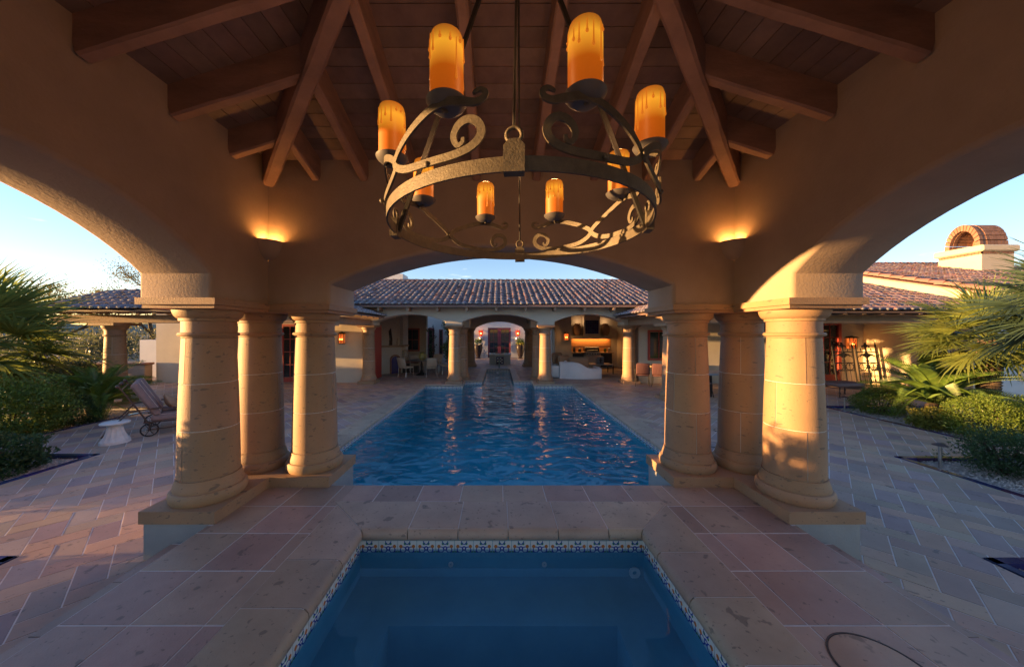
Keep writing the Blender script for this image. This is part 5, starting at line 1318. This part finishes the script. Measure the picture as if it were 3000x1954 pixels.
for y in (-.28, .28):
    MB().cbox(.02, 1.45, y - .265, y + .265, .30, .42, .03).build('seat_cushion', 'mauve_cloth', t, 50)
    mb = MB().cbox(-.02, .74, y - .265, y + .265, 0, .13, .035); mb.xf(Matrix.Translation((.06, 0, .40)) @ Matrix.Rotation(R(-(180 - 63)), 4, 'Y') @ Matrix.Scale(-1, 4, (0, 0, 1))); mb.build('back_cushion', 'mauve_cloth', t, 50)
    for e in (-.235, .235):
        MB().tube([(.03, y + e, .425), (1.44, y + e, .425)], .004, 4).build('piping', 'piping', t)
        a = R(117); dx, dz = math.cos(a), math.sin(a)
        MB().tube([(.06 + dx * .02 + dz * .133, y + e, .40 + dz * .02 - dx * .133), (.06 + dx * .72 + dz * .133, y + e, .40 + dz * .72 - dx * .133)], .004, 4).build('piping', 'piping', t)
MB().box(-.46, -.36, -.60, -.53, .78, .82).build('strap', 'tan_cloth', t)
# throw pillow
pt = thing('throw_pillow', 'tan scalloped throw pillow leaning on the chaise back', 'pillow', (-7.45 + .28 * math.cos(ang) + .16 * math.sin(ang), 7.0 + .28 * math.sin(ang) - .16 * math.cos(ang), .44), ang)
mb = MB().sphere((0, 0, 0), .2, 24, 14)
for i, v in enumerate(mb.v):
    a = math.atan2(v[2], v[1]); rr_ = math.hypot(v[1], v[2]); f = (1 + .22 * abs(math.cos(a * 2)) ** 2 * (rr_ / .2))
    mb.v[i] = (v[0] * .42 * (1.1 - .5 * (rr_ / .2) ** 2), v[1] * 1.05 * f, v[2] * .85 * f)
mb.xf(Matrix.Translation((.02, 0, .17)) @ Matrix.Rotation(R(-30), 4, 'Y')); mb.build('cover', 'tan_cloth', pt, 180)

# path lights
pl_lab = ['thin metal path light in gravel at the far end of the right bed', 'stout metal mushroom path light beside the spreading shrub on the right']
for k, (x, y, h) in enumerate(((9.47, 9.0, .37), (7.0, 5.22, .36))):
    t = thing('path_light', pl_lab[k], 'path light', (x, y, -.05), group='path lights in the right beds')
    MB().tube([(0, 0, 0), (0, 0, h)], .016 if k == 0 else .022, 10).build('post', 'steel', t, 60)
    MB().lathe([(.001, h + .045), (.03, h + .04), (.085, h + .008), (.088, h), (.02, h + .006)], seg=24).build('cap', 'metal_bronze', t, 50)
    if k == 0: MB().sphere((0, 0, h - .004), .012, 8, 6).build('lamp', emis('path_lamp', (1, .8, .5), 3), t, 180)

# striped ottoman and low bowl
t = thing('ottoman', 'striped cushioned iron ottoman on the right porch before the red door', 'ottoman', (11.35, 10.85, 0), R(8))
mb = MB().cbox(-.5, .5, -.3, .3, .33, .47, .05); mb.build('cushion', 'mauve_cloth', t, 60)
for k in range(13): MB().box(-.47 + k * .075, -.45 + k * .075, -.285, .285, .4705, .473).build('stripe', 'stripe_cloth', t)
for x in (-.46, .46):
    for y in (-.26, .26):
        MB().lathe([(.03, 0), (.022, .04), (.018, .10), (.03, .15), (.016, .2), (.018, .33)], (x, y, 0), 10).build('leg', 'metal_bronze', t, 60)
MB().tube([(-.46, -.26, .30), (.46, -.26, .30), (.46, .26, .30), (-.46, .26, .30), (-.46, -.26, .30)], .014, 6).build('frame', 'metal_bronze', t)
t = thing('bowl_planter', 'wide low dark bowl on the porch floor by the iron panels', 'bowl', (13.35, 12.4, 0)); MB().lathe([(.18, 0), (.30, .06), (.36, .17), (.38, .19), (.35, .19), (.30, .10), (.001, .08)], seg=32).build('bowl', mat('red_bowl', (.10, .03, .025), None, 5, .3), t, 50)

# ornamental iron gate panels leaning on the wall
def gate_panel(label, loc, rz):
    t = thing('iron_gate_panel', label, 'gate', loc, rz, group='iron gate panels leaning on the right porch wall')
    W_, H_ = .78, 1.62
    def part(nm, mb): mb.xf(Matrix.Rotation(R(-8), 4, 'X')); mb.build(nm, 'iron_dark', t)
    for x in (-W_ / 2, W_ / 2): part('stile', MB().box(x - .022, x + .022, -.015, .015, 0, H_))
    part('stile', MB().box(-.025, .025, -.018, .018, 0, H_ + .1))
    for z in (.05, .62, .92, 1.34): part('rail', MB().box(-W_ / 2, W_ / 2, -.01, .01, z - .02, z + .02))
    for x in (-.2, .2):
        part('picket', MB().tube([(x, 0, 0), (x, 0, .78)], .010, 5)); part('finial', MB().sphere((x, 0, .83), .03, 6, 5, 1.8, 1, .4))
        part('circle', MB().tube([(x + .155 * math.cos(a), 0, .77 + .13 * math.sin(a)) for a in [2 * PI * i / 18 for i in range(19)]], .014, 5))
        part('finial', MB().sphere((x, 0, 1.43), .035, 6, 5, 2.0, .8, .4))
    for cz_, zz_ in ((1.2, 0), (1.60, 0)):
        for k in (-3, -2, -1, 1, 2, 3):
            a = k * .42; l = .30 if cz_ < 1.5 else .14
            part('leaf_scroll', MB().tube([(0, 0, cz_ - .1), (math.sin(a) * l * .5, 0, cz_ - .02 + math.cos(a) * l * .45), (math.sin(a) * l * 1.05, 0, cz_ - .02 + math.cos(a) * l * .40 - .02), (math.sin(a) * l * 1.15, 0, cz_ - .10 + math.cos(a) * l * .25)], .012, 5, rr=[.014, .024, .017, .007]))
    for s in (-1, 1): part('horn', MB().tube([(s * W_ / 2, 0, H_), (s * (W_ / 2 + .02), 0, H_ + .08), (s * (W_ / 2 - .04), 0, H_ + .17), (s * (W_ / 2 - .03), 0, H_ + .24)], .014, 5, rr=[.018, .014, .009, .003]))
    part('boss', MB().sphere((0, 0, 1.0), .05, 8, 6, .8, 1.4, .6))
    return t
gate_panel('black ornamental iron gate panel leaning on the wall, the one nearer the red door', (13.55, 12.75, 0), R(0))
gate_panel('black ornamental iron gate panel leaning on the wall, the one nearer the stone column', (14.42, 12.70, 0), R(0))

# wall lanterns
def lantern(label, x, y, z, w_=.22, h_=.36, e=3):
    t = thing('wall_lantern', label, 'lantern', (x, y, z), group='iron wall lanterns with amber glass')
    MB().box(-w_ / 2, w_ / 2, -.16, -.0, 0, .015).build('base', 'iron_dark', t); 
    mb = MB().lathe([(.001, h_ + .08), (w_ * .45, h_ + .05), (w_ * .68, h_), (w_ * .66, h_ - .01)], (0, -.08, 0), 16); mb.build('hood', 'iron_dark', t)
    for x_ in (-w_ / 2 + .01, -.005, w_ / 2 - .01): MB().box(x_ - .008, x_ + .008, -.165, -.15, .0, h_).build('bar', 'iron_dark', t)
    for x_ in (-w_ / 4, w_ / 4): MB().tube([(x_ - .04, -.16, .06), (x_, -.165, .14), (x_ + .02, -.16, .2), (x_ - .02, -.16, .27)], .006, 5).build('scroll', 'iron_dark', t)
    MB().box(-w_ / 2 + .015, w_ / 2 - .015, -.145, -.02, .018, h_ - .02).build('glass', emis('amber_glass', (.5, .10, .015), .16), t)
    for x_ in (-.045, .045): MB().sphere((x_, -.155, h_ * .45), .02, 8, 6, 1.4).build('flame', emis('flame', (1, .42, .06), 2.5), t, 180)
    ld = bpy.data.lights.new('lantern_lamp', 'POINT'); ld.energy = e; ld.color = (1, .42, .12); ld.shadow_soft_size = .05; link('lantern_lamp', ld, t, (0, -.26, h_ * .5))
lantern('amber wall lantern beside the red door under the right porch', 14.52, 13.6, 1.42, .34, .46, .8)
lantern('amber wall lantern left of the outdoor kitchen under the right arch', 4.02, 19.75, 1.62, .26, .42, 1)
lantern('amber wall lantern on the left house wall near the first arcade column', -6.55, 13.7, 1.63, .22, .42, .4)
lantern('amber wall lantern on the left house wall farther left, by the red door', -8.0, 13.7, 1.63, .22, .42, .4)

# far court: fountain, urns, torches, statue
t = thing('fountain', 'grey faceted stone fountain basin with square blue tile in the middle of the court', 'fountain', (.05, 21.8, 0))
oct_ = [(1.0 * math.cos(R(22.5 + 45 * i)) * .75, 1.0 * math.sin(R(22.5 + 45 * i)) * .75) for i in range(8)]
MB().prism(oct_, 0, .62).build('basin', mat('basin_stone', (.42, .42, .38), (.34, .34, .31), 4, .8), t); MB().prism([(x * 1.06, y * 1.06) for x, y in oct_], .62, .70).build('rim', 'white_stone', t)
MB().prism([(x * .85, y * .85) for x, y in oct_], .701, .706).build('water', 'glass', t)
MB().box(-.24, .24, -.715, -.70, .05, .53).build('tile_panel', 'navy', t)
for i in range(4):
    for j in range(4): MB().box(-.175 + i * .09, -.095 + i * .09, -.728, -.716, .11 + j * .09, .19 + j * .09).build('picture_tile', M['talavera'] if (i + j) % 2 else M['rust_glaze'], t)
t = thing('spout', 'thin blue-green spout post feeding the narrow end of the pool', 'spout', (.0, 19.25, 0)); MB().tube([(0, .1, 0), (0, .05, .35), (0, -.02, .50), (0, -.2, .50)], .04, 8).build('pipe', mat('verdigris', (.16, .24, .24), None, 9, .5), t)
for s in (-1, 1):
    lab = ('left', 'right')[s > 0]
    t = thing('planter_urn', 'tall dark glazed urn with flowers on the %s of the court doors' % lab, 'planter', (s * 1.70 + .02, 26.4, 0), group='tall dark urns flanking the court doors')
    MB().lathe([(.19, 0), (.20, .04), (.15, .10), (.20, .25), (.31, .62), (.36, .92), (.34, 1.06), (.37, 1.12), (.37, 1.16), (.33, 1.16), (.30, 1.05), (.001, 1.03)], seg=32).build('pot', 'black_pot', t, 50)
    r_ = random.Random(6 + s); leaf_cloud(r_, 500, (0, 0, 1.28), (.30, .3, .28), .11, .2, .3, .5, 2).build('plant', M['shrub_dark'], t, kind='stuff'); leaf_cloud(r_, 160, (0, -.1, 1.18), (.42, .36, .08), .09, .5, .3, .9, 3).build('flowers', 'flower' if s < 0 else M['shrub_yellow'], t, kind='stuff')
    t = thing('torch_sconce', 'red glass torch lamp on an iron bracket to the %s of the court doors' % lab, 'wall light', (s * 1.50 + .02, 26.98, 1.2), group='red torch lamps flanking the court doors')
    MB().lathe([(.11, .62), (.13, .68), (.185, 1.05), (.18, 1.05), (.10, .66)], (0, -.2, 0), 12).build('glass_cup', emis('red_glass', (.55, .03, .008), .3), t)
    for k in range(8): a = 2 * PI * k / 8; MB().tube([(.12 * math.cos(a), -.2 + .12 * math.sin(a), .62), (.20 * math.cos(a), -.2 + .20 * math.sin(a), 1.12)], .008, 4).build('bar', 'iron_dark', t)
    MB().sphere((0, -.34, .82), .045, 8, 6).build('flame', emis('torch_flame', (1, .30, .04), 9), t, 180)
    mb = MB().lathe([(.02, .10), (.16, .25), (.19, .40), (.15, .55), (.05, .62)], (0, -.12, 0), 14); mb.build('bracket', 'steel', t, 60); MB().tube([(0, -.06, -.2), (0, -.08, .2)], .06, 8).build('stem', 'steel', t)
t = thing('cherub_statue', 'small white stone cherub figure on a block left of the court doors', 'statue', (-1.18, 26.6, 0))
MB().cbox(-.14, .14, -.14, .14, 0, .10, .02).build('block', 'white_stone', t)
mb = MB().sphere((0, 0, .36), .09, 12, 8, 1.5); mb.sphere((.0, -.01, .60), .075, 12, 8, 1.1); mb.tube([(0, 0, .28), (-.06, -.04, .18), (-.05, 0, .10)], .05, 8, rr=[.06, .045, .035]); mb.tube([(.02, 0, .28), (.06, -.03, .18), (.05, 0, .10)], .05, 8, rr=[.06, .045, .035])
mb.tube([(-.06, 0, .46), (-.15, -.05, .42), (-.10, -.1, .52)], .03, 8, rr=[.035, .028, .022]); mb.tube([(.06, 0, .46), (.15, -.05, .46), (.20, -.04, .40)], .03, 8, rr=[.035, .028, .022]); mb.sphere((.13, .05, .48), .07, 8, 6, 1.2, 1, .3); mb.build('figure', 'white_stone', t, 180)

# dining set in the left bay
def dchair(label, loc, rz, cloth='cream_cloth', base=None, grp='cushioned iron chairs around the left bay tables'):
    t = thing('dining_chair', label, 'chair', loc, rz, group=grp)
    MB().cbox(-.24, .24, -.24, .24, .40, .48, .03).build('seat_cushion', cloth, t, 60)
    mb = MB().cbox(-.25, .25, -.05, .05, 0, .44, .04); mb.xf(Matrix.Translation((0, .24, .48)) @ Matrix.Rotation(R(-12), 4, 'X')); mb.build('back_cushion', cloth, t, 60)
    for x in (-.24, .24):
        for y in (-.22, .24):
            MB().tube([(x * 1.08, y * 1.15, 0), (x, y, .2), (x, y, .40)], .013, 6).build('leg', 'steel' if cloth == 'cream_cloth' else 'iron_dark', t)
        MB().tube([(x, .24, .4), (x, .36, .92)], .012, 6).build('back_post', 'steel' if cloth == 'cream_cloth' else 'iron_dark', t)
        MB().tube([(x * 1.1, -.2, .4), (x * 1.12, -.2, .62), (x * 1.12, .2, .64), (x, .3, .62)], .011, 6).build('armrest', 'steel' if cloth == 'cream_cloth' else 'iron_dark', t)
    return t
c0 = dchair('cream cushioned chair at the near left of the grey round table', (-4.45, 15.65, 0), R(150))
copy_tree(c0, (-3.25, 15.55, 0), R(200), 'cream chair with its back to the pool, near right of the round table')
copy_tree(c0, (-4.35, 16.95, 0), R(20), 'cream cushioned chair on the far left side of the round table, by the fireplace')
copy_tree(c0, (-2.75, 16.65, 0), R(-60), 'cream cushioned chair farthest right, half behind the second arcade column')
copy_tree(c0, (-3.4, 17.6, 0), R(-10), 'cream cushioned chair behind the round table, tallest back against the dark window')
t = thing('round_table', 'round grey iron dining table in the left bay', 'table', (-3.85, 16.25, 0))
MB().lathe([(.001, .74), (.56, .74), (.57, .725), (.56, .71), (.001, .71)], seg=32).build('tabletop', mat('grey_table', (.20, .20, .20), None, 5, .4), t, 50)
MB().lathe([(.02, .71), (.06, .5), (.04, .3), (.10, .1), (.28, .03), (.28, 0)], seg=16).build('pedestal', 'iron_dark', t, 60)
t = thing('vase', 'grey and yellow two-handled ceramic vase on the round table', 'vase', (-3.8, 16.2, .742)); MB().lathe([(.10, 0), (.16, .06), (.19, .16), (.14, .27), (.12, .33), (.17, .38)], seg=24).build('body', mat('vase_glaze', (.14, .14, .13), (.45, .38, .05), 9, .3), t, 60)
for s in (-1, 1): MB().tube([(s * .15, 0, .1), (s * .24, 0, .2), (s * .13, 0, .3)], .014, 6).build('handle', mat('yellow_glaze', (.5, .42, .06), None, 9, .3), t)
t = thing('ceramic_jar', 'tall yellow painted ceramic jar beside the fireplace', 'jar', (-4.95, 17.2, .62)); MB().lathe([(.12, 0), (.17, .08), (.19, .3), (.16, .48), (.17, .55)], seg=24).build('body', mat('jar_glaze', (.55, .42, .18), (.15, .2, .3), 14, .3), t, 60)
t = thing('side_table', 'dark low sideboard under the jar beyond the fireplace', 'table', (-4.75, 17.3, 0)); MB().cbox(-.55, .55, -.25, .25, .5, .62, .02).build('top', 'wood', t); MB().box(-.5, .5, -.2, .2, .0, .499).build('cabinet', 'cabinet', t)
r_ = random.Random(2)
for k in range(3):
    t = thing('firewood_sculpture', ('carved pale finial on the mantel, the leftmost one', 'twisted dark driftwood standing on the mantel', 'carved finial on the right end of the mantel')[k], 'ornament', (-6.0 + k * .38, 16.7 + k * .12, 1.44), group='ornaments on the mantel')
    if k == 1:
        mb = MB()
        for q in range(5): mb.tube([(q * .05 - .1, 0, 0), (q * .06 - .14, .02, .3), (q * .04 - .12, 0, .62 + .06 * q)], .03, 6)
        mb.build('wood', 'bark', t)
    else: MB().lathe([(.07, 0), (.05, .06), (.09, .14), (.04, .22), (.05, .3), (.01, .38)], seg=14).build('body', 'cream_cloth', t, 60)

# sofa group in the right bay
t = thing('sofa', 'long white slipcovered sofa seen from behind in the right bay', 'sofa', (3.7, 14.95, 0), R(0))
mb = MB(); K = 20; outer = []
for i in range(K + 1):
    s = i / K; x = -.95 + 1.9 * s; y = -.05 - .18 * math.sin(PI * min(1, max(0, (1 - s) * 1.1))) * (1 if s < .6 else 1); h = .76 - .30 * (1 / (1 + math.exp(-(s - .55) * 16))) * 1.0
    outer.append((x, y, h))
for (x, y, h) in outer: mb.v += [(x, y, 0), (x, y - .02, h - .05), (x, y + .03, h), (x, y + .14, h), (x, y + .18, h - .05), (x, y + .2, 0)]
for i in range(K):
    for j in range(6): j2 = (j + 1) % 6; mb.f.append((i * 6 + j, i * 6 + j2, (i + 1) * 6 + j2, (i + 1) * 6 + j))
mb.f.append((0, 1, 2, 3, 4, 5)); mb.f.append(tuple(K * 6 + j for j in range(5, -1, -1))); mb.build('back', 'white_cloth', t, 60)
MB().cbox(-.9, .92, .02, .80, .06, .42, .04).build('seat', 'white_cloth', t, 60); MB().cbox(-.95, -.75, 0, .82, .02, .62, .05).build('arm', 'white_cloth', t, 60); MB().cbox(.78, .96, 0, .82, .02, .50, .05).build('arm', 'white_cloth', t, 60)
def cushion(label, loc, w_, h_, m, rz=0):
    t = thing('sofa_cushion', label, 'cushion', loc, rz, group='tan cushions on the white seats'); mb = MB().cbox(-w_ / 2, w_ / 2, -.09, .09, 0, h_, .07); mb.xf(Matrix.Rotation(R(-10), 4, 'X')); mb.build('cover', m, t, 60)
cushion('wide tan cushion leaning on the sofa back, the rightmost', (3.72, 15.30, .46), .95, .50, 'tan_cloth'); cushion('tan cushion at the left of the sofa beside the armchair', (3.05, 15.4, .50), .60, .52, 'tan_cloth', R(15))
t = thing('armchair', 'white slipcovered armchair left of the sofa with its side to the pool', 'armchair', (2.72, 15.55, 0), R(75))
mb = MB().cbox(-.4, .4, -.08, .08, 0, .80, .06); mb.xf(Matrix.Translation((0, -.32, 0)) @ Matrix.Rotation(R(8), 4, 'X')); mb.build('back', 'white_cloth', t, 60); MB().cbox(-.4, .4, -.3, .4, .02, .42, .05).build('seat', 'white_cloth', t, 60)
for s in (-1, 1): MB().cbox(s * .42 - .08, s * .42 + .08, -.3, .4, .02, .58, .05).build('arm', 'white_cloth', t, 60)
cushion('tan cushion propped high in the white armchair', (2.85, 15.9, .60), .70, .52, 'tan_cloth', R(35))
t = thing('coffee_table', 'low iron coffee table with stone top between the sofa and the grill', 'table', (5.05, 16.9, 0)); MB().cbox(-.72, .72, -.45, .45, .44, .49, .012).build('top', mat('travertine', (.42, .34, .28), None, 9, .5), t)
for x in (-.68, .68):
    for y in (-.4, .4): MB().box(x - .02, x + .02, y - .02, y + .02, 0, .44).build('leg', 'metal_bronze', t)
t = thing('table_lantern', 'square grey metal lantern on the coffee table', 'lantern', (5.15, 16.8, .49)); MB().cbox(-.17, .17, -.17, .17, 0, .38, .02).build('body', mat('pewter', (.18, .19, .21), None, 5, .4, metallic=.3), t)
MB().box(-.03, .03, -.176, -.171, .06, .32).build('emblem', 'iron_dark', t); MB().box(-.09, .09, -.176, -.171, .18, .215).build('emblem', 'iron_dark', t)
# grill
t = thing('grill', 'black and steel built-in grill in the outdoor kitchen', 'grill', (kx0 + 1.2, 19.6, .71)); MB().cbox(-.42, .42, -.12, .5, 0, .25, .02).build('control_panel', 'steel', t)
mb = MB().lathe([(.28, -.42), (.28, .42)], (0, 0, 0), 12, 0, PI, caps=True); mb.xf(Matrix.Translation((0, .2, .25)) @ Matrix.Rotation(R(90), 4, 'Y') @ Matrix.Rotation(R(90), 4, 'Z')); mb.build('lid', 'grill_black', t, 60); MB().tube([(-.32, -.12, .32), (.32, -.12, .32)], .015, 6).build('handle', 'steel', t)
for x in (-.3, -.15, 0, .15, .3): MB().tube([(x, -.12, .12), (x, -.16, .12)], .03, 10).build('knob', 'grill_black', t)
for k, (x, h) in enumerate(((kx0 + .18, .26), (kx0 + .52, .2), (kx0 + 2.05, .2), (kx0 + 2.3, .24))):
    t = thing('counter_canister', ('tall dark pot on the left end of the kitchen counter', 'small black appliance left of the grill', 'small green plant pot right of the grill', 'slim bottle at the right end of the counter')[k], 'kitchenware', (x, 19.8, .912), group='things on the kitchen counter'); MB().lathe([(.07, 0), (.085, .02), (.085, h), (.05, h + .02)], seg=16).build('body', ('cabinet', 'grill_black', 'shrub_dark', 'steel')[k], t, 50)
for k, x in enumerate((kx0 + .42, kx0 + 2.12)):
    t = thing('large_jar', ('big dim earthen jar on the shelf left of the blue tiled hood', 'big dim earthen jar on the shelf right of the blue tiled hood')[k], 'jar', (x, 19.95, 1.905), group='earthen jars on the kitchen shelf'); MB().lathe([(.14, 0), (.22, .15), (.27, .4), (.2, .6), (.14, .66), (.18, .72)], seg=24).build('body', 'tan_cloth', t, 60)

# bar chairs and porch dining table at right
c1 = dchair('maroon striped armchair at the porch bar, the nearer to the arcade column', (5.66, 13.0, 0), R(160), 'stripe_cloth', grp='maroon striped chairs at the porch bar')
copy_tree(c1, (6.22, 12.75, 0), R(150), 'maroon striped armchair at the porch bar, the farther to the right')
t = thing('porch_table', 'long grey porch dining table seen between the right pavilion columns', 'table', (7.6, 11.1, 0)); MB().cbox(-.8, .8, -.45, .45, .70, .76, .01).build('top', mat('zinc', (.34, .36, .38), None, 5, .4), t)
for x in (-.7, .7):
    for y in (-.38, .38): MB().box(x - .03, x + .03, y - .03, y + .03, 0, .7).build('leg', 'iron_dark', t)
c2 = dchair('dark iron chair at the left end of the porch dining table', (6.75, 10.95, 0), R(80), 'mauve_cloth', grp='chairs at the porch dining table'); copy_tree(c2, (7.4, 10.4, 0), R(180), 'dark iron chair on the pool side of the porch dining table')
